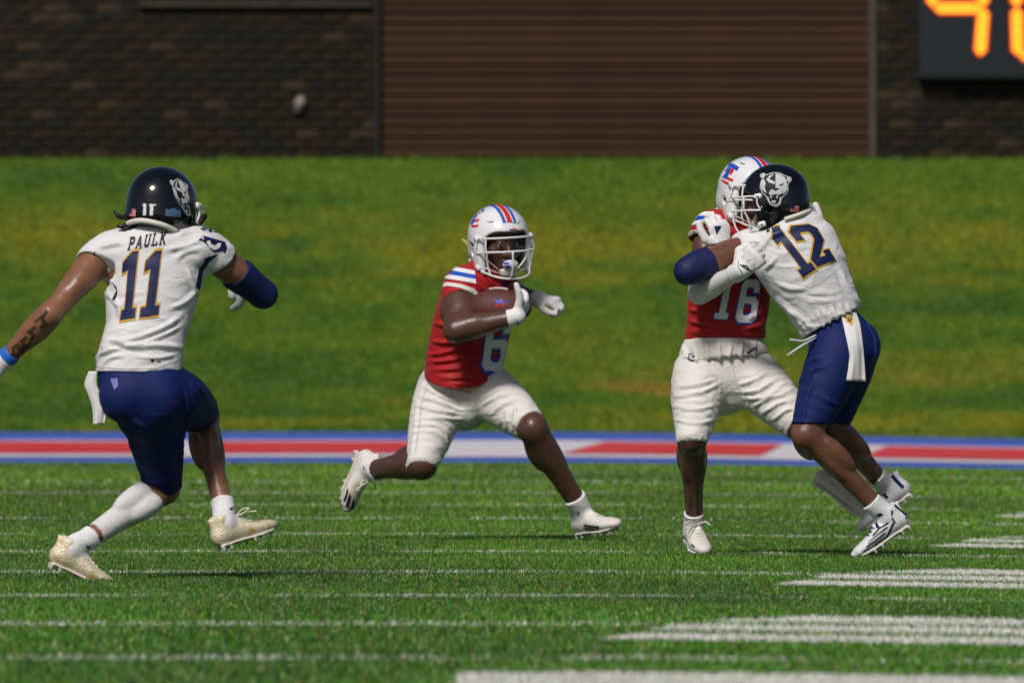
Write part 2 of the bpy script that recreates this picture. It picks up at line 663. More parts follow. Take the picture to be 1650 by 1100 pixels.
bz = crown_fade(bx, by)
dx, dy = np.cos(ang) * bw * 0.5, np.sin(ang) * bw * 0.5
V = np.empty((nb_, 3, 3), np.float32)
V[:, 0] = np.column_stack([bx - dx, by - dy, bz])
V[:, 1] = np.column_stack([bx + dx, by + dy, bz])
V[:, 2] = np.column_stack([bx + np.cos(la) * lean, by + np.sin(la) * lean, bz + bh])
pm = paint_mask(bx, by)
shade = 0.5 + 0.9 * rng.random(nb_) ** 1.3
patch = 1.0 + 0.28 * noise3(np.column_stack([bx * 1.4, by * 0.35, bx * 0]), 21) + 0.22 * noise3(np.column_stack([bx * 0.4, by * 1.6, bx * 0]), 22)
far = np.clip((by + 12) / 40, 0, 1)  # distant fibres get a lighter colour, the brightening at a grazing view painted in
base = np.column_stack([(0.080 + 0.055 * far) * shade * patch, (0.235 + 0.065 * far) * shade * patch, 0.016 * shade])
glint_fleck = rng.random(nb_) < 0.05  # scattered pale yellow specks, partly glints of the turf painted in
base[glint_fleck] = np.array([0.46, 0.50, 0.17])
tan = rng.random(nb_) < 0.02
base[tan] = np.array([0.40, 0.24, 0.10])
rub = rng.random(nb_) < 0.20
base[rub] = np.array([0.012, 0.032, 0.012])
wcol = np.column_stack([0.66 * shade, 0.65 * shade, 0.58 * shade])
base[pm] = np.clip(wcol[pm], 0, 0.8)
colr = np.repeat(np.column_stack([base, np.ones(nb_)])[:, None, :], 3, axis=1).astype(np.float32)
me = mesh_np('turf_fibres', V.reshape(-1, 3), np.arange(nb_ * 3).reshape(-1, 3), smooth=False)
ca = me.color_attributes.new('Col', 'FLOAT_COLOR', 'POINT')
ca.data.foreach_set('color', colr.ravel())
M_fibre = mat('turf_fibre', (0.05, 0.15, 0.02), 0.42, 0.35, attr='Col')
o = obj('turf_fibres', me, M_fibre, kind='stuff')
o['label'] = 'short green artificial turf fibres of the playing field'
o['category'] = 'turf'

# ---- grass bank rising behind the end zone
M_bank = mat('bank_grass', (0.035, 0.085, 0.012), 0.9, 0.1, var=(1.1, (0.12, 0.15, 0.02), 0.38, 0.66), bump=[(14, 0.8, 0.1)])
BY0, BY1 = EZ1 + 0.1, EZ1 + 8.0
BZ1 = CAMH + (470 - 256) / FOC * (BY1 + CAMD)
ux = np.linspace(-24, 24, 97)
uy = np.linspace(0, 1, 33)
UX, UY = np.meshgrid(ux, uy, indexing='ij')
def bank_z(x, t):
    return BZ1 * (0.75 * t + 0.25 * t * t) + 0.03 * noise3(np.column_stack([x * 0.6, t * 7, x * 0]), 31) * np.clip(t * 8, 0, 1) * np.clip((1 - t) * 8, 0, 1)
bzv = bank_z(UX.ravel(), UY.ravel())
bv = np.column_stack([UX.ravel(), BY0 + UY.ravel() * (BY1 - BY0), bzv])
na, nb = UX.shape
idx = np.arange(na * nb).reshape(na, nb)
bf = np.stack([idx[:-1, :-1], idx[1:, :-1], idx[1:, 1:], idx[:-1, 1:]], -1).reshape(-1, 4)
# level top behind the crest
tv = np.array([[-24, BY1, BZ1], [24, BY1, BZ1], [24, BY1 + 14, BZ1], [-24, BY1 + 14, BZ1]])
sv = np.array([[-24, BY0 - 0.06, -0.5], [24, BY0 - 0.06, -0.5], [24, BY0, 0], [-24, BY0, 0]])
bvv, bff = join_np([(bv, bf), (tv, np.array([[0, 1, 2, 3]])), (sv, np.array([[0, 1, 2, 3]]))])
obj('grass_bank', mesh_np('grass_bank', bvv, bff), M_bank, kind='structure')
n = 260000
t = rng.random(n)
x = (rng.random(n) * 2 - 1) * 5.2
z = bank_z(x, t)
y = BY0 + t * (BY1 - BY0)
h = 0.010 + 0.024 * rng.random(n)
w = 0.008 + 0.010 * rng.random(n)
a = rng.random(n) * 6.283
la = rng.random(n) * 6.283
V = np.empty((n, 3, 3), np.float32)
V[:, 0] = np.column_stack([x - np.cos(a) * w, y - np.sin(a) * w, z - 0.01])
V[:, 1] = np.column_stack([x + np.cos(a) * w, y + np.sin(a) * w, z - 0.01])
V[:, 2] = np.column_stack([x + np.cos(la) * h * 0.6, y + np.sin(la) * h * 0.6, z + h])
p1 = noise3(np.column_stack([x * 0.55, t * 7.5, x * 0]), 41) + 0.6 * noise3(np.column_stack([x * 1.6, t * 22, x * 0]), 42) + 0.3 * noise3(np.column_stack([x * 6, t * 40, x * 0]), 44)
lush = np.array([0.080, 0.190, 0.016]); dryc = np.array([0.245, 0.245, 0.014]); brown = np.array([0.36, 0.20, 0.04])
dark = np.array([0.055, 0.130, 0.018])
wd = np.clip(0.45 + 0.75 * p1, 0, 1) * (0.25 + np.exp(-((t - 0.68) / 0.14) ** 2) + np.exp(-((t - 0.05) / 0.05) ** 2) + 0.35 * np.exp(-((t - 0.3) / 0.2) ** 2))
wd = np.clip(wd, 0, 1)
wb = np.clip(1.2 * p1 - 0.15, 0, 1) * np.exp(-((t - 0.17) / 0.07) ** 2)
wk = np.clip(-1.1 * p1 - 0.1, 0, 1) * 0.85
c = lush[None] * (1 - wd[:, None]) + dryc[None] * wd[:, None]
c = c * (1 - wk[:, None]) + dark[None] * wk[:, None]
c = c * (1 - wb[:, None]) + brown[None] * wb[:, None]
c *= (0.92 + 0.14 * rng.random(n))[:, None]
colr = np.repeat(np.column_stack([c, np.ones(n)])[:, None, :], 3, axis=1).astype(np.float32)
me = mesh_np('bank_grass_blades', V.reshape(-1, 3), np.arange(n * 3).reshape(-1, 3), smooth=False)
ca = me.color_attributes.new('Col', 'FLOAT_COLOR', 'POINT')
ca.data.foreach_set('color', colr.ravel())
o = obj('bank_grass_blades', me, mat('bank_blade', (0.05, 0.1, 0.02), 0.7, 0.15, attr='Col'), kind='stuff')
o['label'] = 'rough green and yellowing grass covering the bank'
o['category'] = 'grass'

# ---- brick walls, slatted panel and scoreboard on top of the bank
WY = BY1 + 1.2                          # front face of the walls
WD = WY + CAMD
def wx_(px): return (px - 825.0) / FOC * WD
def wz_(py): return CAMH + (470.0 - py) / FOC * WD
WB = wz_(262) - 0.12                    # wall foot
M_brick = []  # dark bricks, coloured darker still in place of floodlight missing from the wall
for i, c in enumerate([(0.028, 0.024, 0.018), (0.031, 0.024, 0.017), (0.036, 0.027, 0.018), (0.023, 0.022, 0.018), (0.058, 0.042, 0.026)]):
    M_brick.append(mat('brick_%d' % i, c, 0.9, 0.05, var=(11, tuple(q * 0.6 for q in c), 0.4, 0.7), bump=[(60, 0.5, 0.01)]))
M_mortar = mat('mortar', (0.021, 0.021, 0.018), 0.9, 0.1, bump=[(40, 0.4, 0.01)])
BRW, BRH, JT = 0.203, 0.067, 0.011
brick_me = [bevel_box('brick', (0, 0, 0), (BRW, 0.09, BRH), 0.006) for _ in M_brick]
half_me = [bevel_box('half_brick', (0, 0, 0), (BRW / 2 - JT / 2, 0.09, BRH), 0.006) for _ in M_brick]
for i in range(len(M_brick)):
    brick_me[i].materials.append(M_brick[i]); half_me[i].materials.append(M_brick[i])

def brick_wall(x0, x1, ztop, view0, view1, zview, label, fix='x1'):
    ln = math.ceil((x1 - x0) / (BRW + JT)) * (BRW + JT) - JT      # whole bricks
    if fix == 'x1':
        x0 = x1 - ln
    else:
        x1 = x0 + ln
    root = empty('brick_wall', (x0, WY, WB))
    tag(root, label, 'wall')
    v, f = box_np((0, 0.012, 0), (x1 - x0, 0.30, ztop - WB))
    obj('mortar_core', mesh_np('mortar_core', v, f, False), M_mortar, root)
    rest = []
    rows = int((ztop - WB) / (BRH + JT))
    cnt = 0
    for r in range(rows):
        z = r * (BRH + JT) + 0.004
        xs = -(BRW + JT) / 2 if r % 2 else 0.0
        while xs < x1 - x0 - 0.02:
            a, b = max(xs, 0.0), min(xs + BRW, x1 - x0)
            full = (b - a) > BRW - 0.002
            if b - a > 0.07:
                w0 = x0 + a
                visible = (w0 < view1 and x0 + b > view0 and WB + z < zview and cnt < 300)
                pr = rng.random()
                mi = 4 if pr < 0.09 else int(rng.integers(0, 4))
                oy = float(rng.normal(0, 0.0025))
                if visible:
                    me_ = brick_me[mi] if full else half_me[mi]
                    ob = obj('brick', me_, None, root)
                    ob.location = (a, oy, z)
                    cnt += 1
                else:
                    v, f = box_np((a, oy, z), (b, 0.09, z + BRH))
                    rest.append((v, f))
            xs += BRW + JT
    if rest:
        v, f = join_np(rest)
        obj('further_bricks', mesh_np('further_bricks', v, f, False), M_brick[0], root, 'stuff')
    return root

WTOP = wz_(-170)
ztop_view = wz_(-6)
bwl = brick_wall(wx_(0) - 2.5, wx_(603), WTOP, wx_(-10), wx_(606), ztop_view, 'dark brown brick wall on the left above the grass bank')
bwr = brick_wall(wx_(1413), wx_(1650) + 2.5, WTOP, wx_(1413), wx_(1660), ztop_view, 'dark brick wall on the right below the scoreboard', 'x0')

# slatted panel
PX0, PX1 = wx_(612), wx_(1400)
root = empty('slatted_panel', (PX0, WY, WB))
tag(root, 'brown horizontally slatted panel between the two brick walls', 'panel')
v, f = box_np((0, 0.08, 0), (PX1 - PX0, 0.28, WTOP - WB))
obj('backing_board', mesh_np('backing_board', v, f, False), mat('panel_back', (0.02, 0.018, 0.016), 0.9, 0.1), root)
SP = 0.083
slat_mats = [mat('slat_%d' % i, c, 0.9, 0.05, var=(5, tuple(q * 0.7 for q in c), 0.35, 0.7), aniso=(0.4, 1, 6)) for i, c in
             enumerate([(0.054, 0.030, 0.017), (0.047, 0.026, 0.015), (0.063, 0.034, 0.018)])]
slat_me = []
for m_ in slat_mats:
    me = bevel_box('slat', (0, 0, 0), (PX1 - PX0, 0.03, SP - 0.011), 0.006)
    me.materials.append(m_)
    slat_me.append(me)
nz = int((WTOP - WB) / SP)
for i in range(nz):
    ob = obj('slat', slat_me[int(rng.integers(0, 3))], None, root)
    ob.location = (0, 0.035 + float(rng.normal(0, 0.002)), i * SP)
    ob.rotation_euler = (math.radians(-9), 0, 0)
for (a, b, cc) in [(wx_(1401), wx_(1412), (0.080, 0.062, 0.040)), (wx_(603.5), wx_(612), (0.020, 0.018, 0.016))]:
    post = obj('trim_post', bevel_box('trim_post', (0, 0, 0), (b - a - 0.002, 0.2, WTOP - WB), 0.005),
               mat('trim_%.2f' % cc[0], cc, 0.7, 0.3, var=(4, tuple(q * 0.6 for q in cc), 0.4, 0.7)))
    post.location = (a + 0.001, WY - 0.03, WB)
    tag(post, 'pale upright trim post at the right edge of the slatted panel' if a > 0 else 'dark upright post at the left edge of the slatted panel', 'post')
# ledge course near the top left
led = obj('ledge', bevel_box('ledge', (0, 0, 0), (wx_(600) - wx_(225), 0.05, 0.035), 0.006), mat('ledge_stone', (0.042, 0.036, 0.026), 0.8, 0.2, var=(9, (0.07, 0.06, 0.05), 0.4, 0.7)))
led.location = (wx_(225), WY - 0.056, wz_(12))
tag(led, 'thin pale ledge running along the top of the left brick wall', 'ledge')
# small pale wall fitting
fit_v = Vol((-0.07, -0.07, -0.09), (0.07, 0.07, 0.09), 0.006)
fit_v.add(Ell((0.012, 0.0, 0.02), (0.042, 0.04, 0.058), frame((0, 1, 0.0), (0.4, 0, 1))), 0.01)
fit_v.add(RBox((0.0, 0.03, -0.035), (0.03, 0.03, 0.02), 0.008), 0.015)
v, f = fit_v.net(1)
fit = obj('wall_fitting', mesh_np('wall_fitting', v, f), mat('pale_fitting', (0.24, 0.21, 0.18), 0.6, 0.3))
fit.location = (wx_(481), WY - 0.05, wz_(170))
tag(fit, 'small pale fitting fixed to the left brick wall', 'wall fitting')

# scoreboard
SBX0, SBX1 = wx_(1478), wx_(1650) + 1.9
SBZ0, SBZ1 = wz_(128), wz_(128) + 1.9
sb = empty('scoreboard', ((SBX0 + SBX1) / 2, WY - 0.16, SBZ0))
tag(sb, 'black scoreboard with glowing orange digits at the upper right', 'scoreboard')
ox, oz = sb.location.x, sb.location.z
me = bevel_box('cabinet', (SBX0 - ox, 0.0, 0.0), (SBX1 - ox, 0.14, SBZ1 - oz), 0.012)
obj('cabinet', me, mat('scoreboard_black', (0.011, 0.016, 0.018), 0.55, 0.3, bump=[(30, 0.1, 0.01)]), sb)
M_glow = mat('digit_glow', (0.9, 0.3, 0.02), 0.5, 0.2)
nt = M_glow.node_tree
b = nt.nodes['Principled BSDF']
vor = nt.nodes.new('ShaderNodeTexVoronoi'); vor.inputs['Scale'].default_value = 46
tc = nt.nodes.new('ShaderNodeTexCoord')
nt.links.new(tc.outputs['Object'], vor.inputs['Vector'])
rp = nt.nodes.new('ShaderNodeValToRGB')
rp.color_ramp.elements[0].position = 0.1; rp.color_ramp.elements[0].color = (1.0, 0.46, 0.02, 1)
rp.color_ramp.elements[1].position = 0.85; rp.color_ramp.elements[1].color = (1.0, 0.22, 0.01, 1)
nt.links.new(vor.outputs['Distance'], rp.inputs['Fac'])
nt.links.new(rp.outputs['Color'], b.inputs['Emission Color'])
b.inputs['Emission Strength'].default_value = 1.3
M_halo = mat('digit_halo', (0.5, 0.03, 0.02), 0.5, 0.2, emit=((1.0, 0.03, 0.015), 0.55))  # glowing red edge behind the segments, imitates the halo of the lit digits
def segment(p, q, wid):
    """six-sided bar between two points in (x, z)"""
    p = np.array(p, float); q = np.array(q, float)
    d = q - p; L = np.linalg.norm(d); d /= L; nn = np.array([-d[1], d[0]])
    h_ = wid / 2
    return [p, p + d * h_ + nn * h_, q - d * h_ + nn * h_, q, q - d * h_ - nn * h_, p + d * h_ - nn * h_]
def prism(poly, y0, y1):
    n_ = len(poly)
    bm = bmesh.new()
    a = [bm.verts.new((p[0], y0, p[1])) for p in poly]
    b_ = [bm.verts.new((p[0], y1, p[1])) for p in poly]
    bm.faces.new(a); bm.faces.new(b_[::-1])
    for i in range(n_):
        bm.faces.new([a[i], b_[i], b_[(i + 1) % n_], a[(i + 1) % n_]])
    bmesh.ops.recalc_face_normals(bm, faces=bm.faces[:])
    me_ = bpy.data.meshes.new('segment'); bm.to_mesh(me_); bm.free()
    return me_
def px2(px, py): return (wx_(px) - ox, wz_(py) - oz)
four = {'um': [(1504, 14), (1582, 14)], 'ul': [(1502, 12), (1500, -70)], 'ur': [(1583, 12), (1583, -72)], 'lr': [(1584, 14), (1578, 91)]}
zero = {'ul': [(1637, 12), (1637, -72)], 'll': [(1637, 13), (1639, 90)], 'b': [(1641, 90), (1712, 91)], 'lr': [(1716, 14), (1714, 90)], 'ur': [(1717, 12), (1717, -72)], 't': [(1640, -74), (1714, -74)]}
for dname, segs in (('digit_four', four), ('digit_zero', zero)):
    de = bpy.data.objects.new('digit', None); COL.objects.link(de); de.parent = sb
    for s_, (a, b2) in segs.items():
        p_, q_ = np.array(px2(*a)), np.array(px2(*b2))
        obj('segment', prism(segment(p_, q_, 0.085), -0.012, 0.0 - 0.001), M_glow, de)
        obj('segment_halo', prism(segment(p_ - nrm(q_ - p_) * 0.018, q_ + nrm(q_ - p_) * 0.015, 0.112), -0.006, -0.0005), M_halo, de)

# ------------------------------------------------------------------ people
def lerp(a, b, t):
    return np.asarray(a, float) * (1 - t) + np.asarray(b, float) * t

def arm_prims(S, E, W, ra=1.0, rf=1.0, e=0.0, muscle=True):
    S, E, W = map(np.asarray, (S, E, W))
    up = tube([S, lerp(S, E, .35), lerp(S, E, .68), E], [.060 * ra + e, .058 * ra + e, .047 * ra + e, .040 * ra + e])
    fo = tube([E, lerp(E, W, .25), lerp(E, W, .6), W], [.043 * rf + e, .049 * rf + e, .039 * rf + e, .029 * rf + e])
    b = (S + W) / 2 - E
    ad, fd = nrm(E - S), nrm(W - E)
    b = nrm(b - ad * (b @ ad))
    si = np.cross(ad, b)
    Ra = np.stack([si, b, ad], 1)
    bf = nrm(b - fd * (b @ fd)); sf = np.cross(fd, bf)
    Rf = np.stack([sf, bf, fd], 1)
    ex = [(Ell(lerp(S, E, .56) + b * .029 * ra, (.035 * ra + e, .034 * ra + e, .078 + e), Ra), .010),
          (Ell(lerp(S, E, .46) - b * .028 * ra, (.040 * ra + e, .036 * ra + e, .080 + e), Ra), .010),
          (Ell(lerp(E, W, .22) + sf * .022 * rf, (.032 * rf + e, .034 * rf + e, .082 + e), Rf), .010),
          (Ell(lerp(E, W, .26) - sf * .020 * rf, (.030 * rf + e, .034 * rf + e, .072 + e), Rf), .010)]
    return [up, fo] + (ex if muscle else [])

def leg_prims(H, K, A, fwd, rt=1.0, rc=1.0, e=0.0):
    H, K, A = map(np.asarray, (H, K, A))
    sd = nrm(A - K)
    fw = nrm(fwd - sd * (np.asarray(fwd) @ sd))
    si = np.cross(fw, sd)
    th = tube([H, lerp(H, K, .3), lerp(H, K, .68), K], [.098 * rt + e, .097 * rt + e, .077 * rt + e, .054 * rt + e])
    kn = Ell(K + fw * .006, (.044 + e, .044 + e, .048 + e))
    sh = tube([K - fw * .004, lerp(K, A, .14) - fw * .008, lerp(K, A, .30) - fw * .012, lerp(K, A, .58) - fw * .006, A], [.050 * rc + e, .054 * rc + e, .052 * rc + e, .041 * rc + e, .034 * rc + e])
    R = np.stack([si, fw, sd], 1)
    c1 = Ell(lerp(K, A, .30) - fw * .034 + si * .027, (.036 * rc + e, .038 * rc + e, .100 + e), R)
    c2 = Ell(lerp(K, A, .26) - fw * .032 - si * .027, (.036 * rc + e, .038 * rc + e, .088 + e), R)
    pat = Ell(K + fw * .034 + sd * .004, (.027 + e, .020 + e, .031 + e), R)
    tib = Loft([(K + fw * .030 + sd * .055, None, .020 * rc + e, 0), (lerp(K, A, .5) + fw * .016, None, .024 * rc + e, 0), (lerp(K, A, .9) + fw * .008, None, .022 * rc + e, 0)])
    per_ = Ell(lerp(K, A, .30) + fw * .012 + si * .026, (.024 * rc + e, .026 * rc + e, .11 + e), R)
    pe2 = Ell(lerp(K, A, .30) + fw * .012 - si * .026, (.022 * rc + e, .024 * rc + e, .10 + e), R)
    return dict(thigh=th, knee=kn, shank=sh, calf=[(c1, .009), (c2, .009)], front=[(pat, .014), (tib, .010), (per_, .010), (pe2, .010)])

def hand_prims(W, f, n, side, curls, thumb, e=0.0, sc=1.0, spread=0.02):
    """f forward, n back of the hand; side +1: thumb towards cross(f, n). curls: (knuckle, mid, tip) per finger.
    thumb: list of three (f, s, n) direction triples"""
    f = nrm(f); n = nrm(np.asarray(n) - f * (np.asarray(n) @ f)); s = np.cross(f, n) * side
    W = np.asarray(W, float)
    pr = [Loft([(W - f * .005, s, .027 * sc + e, .021 * sc + e), (W + f * .035 * sc, s, .037 * sc + e, .019 * sc + e), (W + f * .090 * sc, s, .042 * sc + e, .015 * sc + e)])]
    offs = (.033, .011, -.011, -.031); bas = (.088, .094, .090, .080); ln = (.074, .082, .077, .060)
    for i in range(4):
        p = W + sc * (f * bas[i] + s * offs[i])
        a = 0.0
        pts = [p - f * .012, p]
        for j, fr in enumerate((.46, .30, .24)):
            a += math.radians(curls[i][j])
            d = f * math.cos(a) - n * math.sin(a) + s * (spread * (1.5 - i)) * math.cos(a)
            p = p + d * ln[i] * fr * sc
            pts.append(p)
        rr = [.0105, .0105, .0098, .0092, .0080]
        pr.append(Loft([(q, None, r * sc + e, 0) for q, r in zip(pts, rr)]))
    p = W + sc * (f * .022 + s * .024)
    pts = [p]
    for (a, b, c), L in zip(thumb, (.046, .036, .028)):
        p = p + nrm(f * a + s * b + n * c) * L * sc
        pts.append(p)
    pr.append(Loft([(q, None, r * sc + e, 0) for q, r in zip(pts, (.018, .0145, .0120, .0098))]))
    return pr

def head_prims(C, R, sc=1.0):
    """C head centre, R columns right/forward/up"""
    def W(p): return C + R @ (np.asarray(p, float) * sc)
    def E(p, r, RR=None): return Ell(W(p), np.asarray(r) * sc, R if RR is None else R @ RR)
    add = [(E((0, -.012, .045), (.076, .096, .082)), .03), (E((0, .022, -.035), (.060, .066, .085)), .04),
           (E((0, .062, -.098), (.028, .022, .022)), .03), (E((-.045, .050, -.022), (.024, .026, .026)), .03),
           (E((.045, .050, -.022), (.024, .026, .026)), .03),
           (Loft([(W((-.036, .076, .026)), None, .011 * sc, 0), (W((0, .084, .022)), None, .012 * sc, 0), (W((.036, .076, .026)), None, .011 * sc, 0)]), .015),
           (Loft([(W((0, .084, .010)), None, .009 * sc, 0), (W((0, .102, -.022)), None, .011 * sc, 0), (W((0, .108, -.036)), None, .014 * sc, 0)]), .012),
           (E((-.015, .096, -.038), (.010, .011, .009)), .008), (E((.015, .096, -.038), (.010, .011, .009)), .008),
           (E((0, .088, -.066), (.027, .013, .009)), .010), (E((0, .086, -.082), (.023, .013, .010)), .010),
           (E((-.078, -.01, -.01), (.012, .022, .034)), .01), (E((.078, -.01, -.01), (.012, .022, .034)), .01)]
    for sx in (-1, 1):      # eyelids
        add.append((Loft([(W((sx * .018, .084, .006)), None, .005 * sc, 0), (W((sx * .033, .089, .0125)), None, .0055 * sc, 0), (W((sx * .049, .079, .007)), None, .005 * sc, 0)]), .006))
        add.append((Loft([(W((sx * .018, .084, .000)), None, .005 * sc, 0), (W((sx * .033, .087, -.0065)), None, .005 * sc, 0), (W((sx * .049, .079, -.001)), None, .005 * sc, 0)]), .006))
    sub = [(E((-.033, .096, .003), (.014, .010, .0045)), .004), (E((.033, .096, .003), (.014, .010, .0045)), .004),
           (E((0, .100, -.074), (.020, .006, .0025)), .004)]
    return add, sub

class Person:
    def __init__(s, D, base_px, label, skin, cat='person'):
        s.D = D
        b = P(base_px[0], base_px[1], D + (base_px[2] if len(base_px) > 2 else 0))
        s.base = np.array([b[0], b[1], 0.0])
        s.root = empty('person', s.base)
        tag(s.root, label, cat, 'football players on the field')
        s.skin = skin
        s.prims = []
        s.subs = []
        s.bvh = {}
    def p(s, px, py, off=0.0):
        return P(px, py, s.D + off)
    def put(s, name, v, f, material, parent=None, smooth=True):
        me = mesh_np(name, np.asarray(v) - s.base, f, smooth)
        return obj(name, me, material, parent or s.root)
    def put_tubes(s, name, tubes, material, parent=None):
        me = tube_mesh(name, [(np.asarray(v) - s.base, f) for v, f in tubes])
        return obj(name, me, material, parent or s.root)
    def vol(s, name, prims, h, material, k=0.02, subs=(), cuts=(), post=None, parent=None, smooth=1):
        vo = vol_of([q[0] if isinstance(q, tuple) else q for q in prims], h)
        for q in prims:
            if isinstance(q, tuple):
                vo.add(q[0], q[1])
            else:
                vo.add(q, k)
        for c in cuts:
            vo.cut(*c)
        for q in subs:
            if isinstance(q, tuple):
                vo.sub(q[0], q[1])
            else:
                vo.sub(q, 0.004)
        v, f = vo.net(smooth)
        if post:
            v = post(v, f)
        o = s.put(name, v, f, material, parent)
        s.bvh[o.name] = BVHTree.FromPolygons(v.tolist(), f.tolist())
        o['_k'] = 0
        del o['_k']
        return o

# ---- flat prints that lie on a curved surface
def offset_poly(poly, d):
    p = np.asarray(poly, float)
    area = 0.5 * np.sum(p[:, 0] * np.roll(p[:, 1], -1) - np.roll(p[:, 0], -1) * p[:, 1])
    sg = 1 if area > 0 else -1
    out = []
    n = len(p)
    for i in range(n):
        a, b, c = p[i - 1], p[i], p[(i + 1) % n]
        d1, d2 = nrm(b - a), nrm(c - b)
        n1 = np.array([d1[1], -d1[0]]) * sg; n2 = np.array([d2[1], -d2[0]]) * sg
        m = n1 + n2
        q = m / max((m @ n1), 0.35)
        out.append(b + q * d)
    return np.array(out)

def print_mesh(polys, mp, bvh, base, offset, D, grid=5.0, smooth=True):
    """polys: list of (outer, [holes]) in design space; mp maps a design point to photo pixels; projected straight back on the surface"""
    bm = bmesh.new()
    for outer, holes in polys:
        loops = [outer] + list(holes)
        es = []
        for lp in loops:
            vv = [bm.verts.new((*mp(q), 0)) for q in lp]
            for i in range(len(vv)):
                es.append(bm.edges.new((vv[i], vv[(i + 1) % len(vv)])))
        bmesh.ops.triangle_fill(bm, edges=es, use_beauty=True, use_dissolve=False)
    co = np.array([v.co[:2] for v in bm.verts])
    for ax in (0, 1):
        x = math.floor(co[:, ax].min() / grid) * grid + grid
        while x < co[:, ax].max():
            no = (1, 0, 0) if ax == 0 else (0, 1, 0)
            pc = (x, 0, 0) if ax == 0 else (0, x, 0)
            bmesh.ops.bisect_plane(bm, geom=bm.verts[:] + bm.edges[:] + bm.faces[:], plane_co=pc, plane_no=no)
            x += grid
    dead = []
    for v in bm.verts:
        o = P(v.co.x, v.co.y, D)
        org = Vector((o[0], o[1] - 1.2, o[2]))
        hit, nn, _, dist = bvh.ray_cast(org, Vector((0, 1, 0)))
        if hit is None:
            hit, nn, _, dist = bvh.find_nearest(Vector((o[0], o[1] - 0.1, o[2])))
        if nn.y > 0:
            nn = -nn
        q = hit + nn * offset
        v.co = q - Vector(base)
    for f in bm.faces:
        f.smooth = smooth
        if f.normal.y > 0:
            pass
    bmesh.ops.recalc_face_normals(bm, faces=bm.faces[:])
    me = bpy.data.meshes.new('print')
    bm.to_mesh(me); bm.free()
    return me

def quad_map(bl, br, tr, tl, w=1.0, h=1.0):
    bl, br, tr, tl = [np.array(q, float) for q in (bl, br, tr, tl)]
    def mp(q):
        u, v = q[0] / w, q[1] / h
        r = bl * (1 - u) * (1 - v) + br * u * (1 - v) + tr * u * v + tl * (1 - u) * v
        return float(r[0]), float(r[1])
    return mp

def prnt(per, surf, name, polys, mp, material, offset=0.003, grid=5.0, parent=None, Doff=0.0):
    me = print_mesh(polys, mp, per.bvh[surf.name], per.base, offset, per.D + Doff, grid)
    return obj(name, me, material, parent or surf)

ID = lambda q: (float(q[0]), float(q[1]))
G_ONE = [(.06, 0), (.64, 0), (.64, .15), (.50, .15), (.50, 1), (.30, 1), (.02, .86), (.02, .70), (.22, .74), (.22, .15), (.06, .15)]
G_TWO = [(0, 0), (.70, 0), (.70, .30), (.50, .30), (.50, .17), (.27, .17), (.70, .56), (.70, .87), (.56, 1), (.14, 1), (0, .87), (0, .64), (.21, .64), (.21, .76), (.25, .82), (.44, .82), (.48, .77), (.48, .62), (0, .19)]
G_SIX = [(.12, 0), (.58, 0), (.70, .11), (.70, .49), (.58, .60), (.21, .60), (.21, .77), (.26, .82), (.44, .82), (.49, .77), (.49, .70), (.70, .70), (.70, .88), (.58, 1), (.12, 1), (0, .88), (0, .12)]
G_SIX_H = [(.27, .17), (.44, .17), (.49, .22), (.49, .39), (.44, .44), (.21, .44), (.21, .22)]

# ---- helmet in its own frame: x right, y forward, z up
def helmet_shell(h=0.0036):
    vo = Vol((-.15, -.17, -.17), (.15, .18, .17), h)
    vo.add(Ell((0, -.008, .018), (.121, .146, .128)), 0)
    for sx in (-1, 1):
        vo.add(Ell((sx * .074, .030, -.070), (.044, .072, .078)), .04)
    vo.add(Ell((0, -.06, -.045), (.105, .085, .075)), .03)
    # lower rim slopes up towards the nape
    vo.cut((0, -.13, -.082), (0, -.25, -1), .6)
    # hollow
    vo.sub(Ell((0, -.008, .012), (.106, .131, .116)), .002)
    vo.sub(RBox((0, -.01, -.12), (.085, .095, .11), .06), .004)
    # face opening
    vo.sub(RBox((0, .20, -.105), (.30, .132, .152), .05), .012)
    vo.sub(RBox((0, .13, -.06), (.088, .10, .11), .04), .01)
    for sx in (-1, 1):          # ear holes
        vo.sub(Ell((sx * .118, .000, -.040), (.03, .013, .016)), .004)
    return vo.net(2)

HELMET = helmet_shell()

def place(v, C, R, sc=1.0):
    return C + (np.asarray(v) * sc) @ R.T

def mirror_bar(half):
    h = [np.array(q, float) for q in half]
    return h + [q * A3(-1, 1, 1) for q in h[-2::-1]] if abs(h[-1][0]) < 1e-6 else h

def face_mask(style):
    bars = []
    r = .0041
    A_ = [(-.120, .045, .020), (-.112, .085, .026), (-.090, .130, .030), (-.050, .160, .033), (0, .170, .034)]
    B_ = [(-.120, .040, -.040), (-.113, .085, -.032), (-.092, .134, -.026), (-.048, .170, -.023), (0, .180, -.022)]
    C_ = [(-.108, .045, -.108), (-.098, .085, -.116), (-.078, .122, -.126), (-.042, .152, -.134), (0, .160, -.136)]
    for b in (A_, B_, C_):
        bars.append(mirror_bar(b))
    for sx in (-1, 1):
        bars.append([(sx * .104, .104, .028), (sx * .108, .110, -.010), (sx * .104, .112, -.030), (sx * .094, .10, -.085), (sx * .086, .108, -.123)])
        bars.append([(sx * .120, .045, .020), (sx * .122, .050, -.010), (sx * .120, .040, -.040)])
        if style == 'lineman':
            bars.append([(sx * .046, .171, -.023), (sx * .048, .172, -.08), (sx * .042, .152, -.134)])
    cx = .018 if style == 'skill' else 0.0
    bars.append([(cx, .179, -.022), (cx, .182, -.08), (cx, .159, -.136)])
    return [tube_np(b, r, 7, 4) for b in bars]

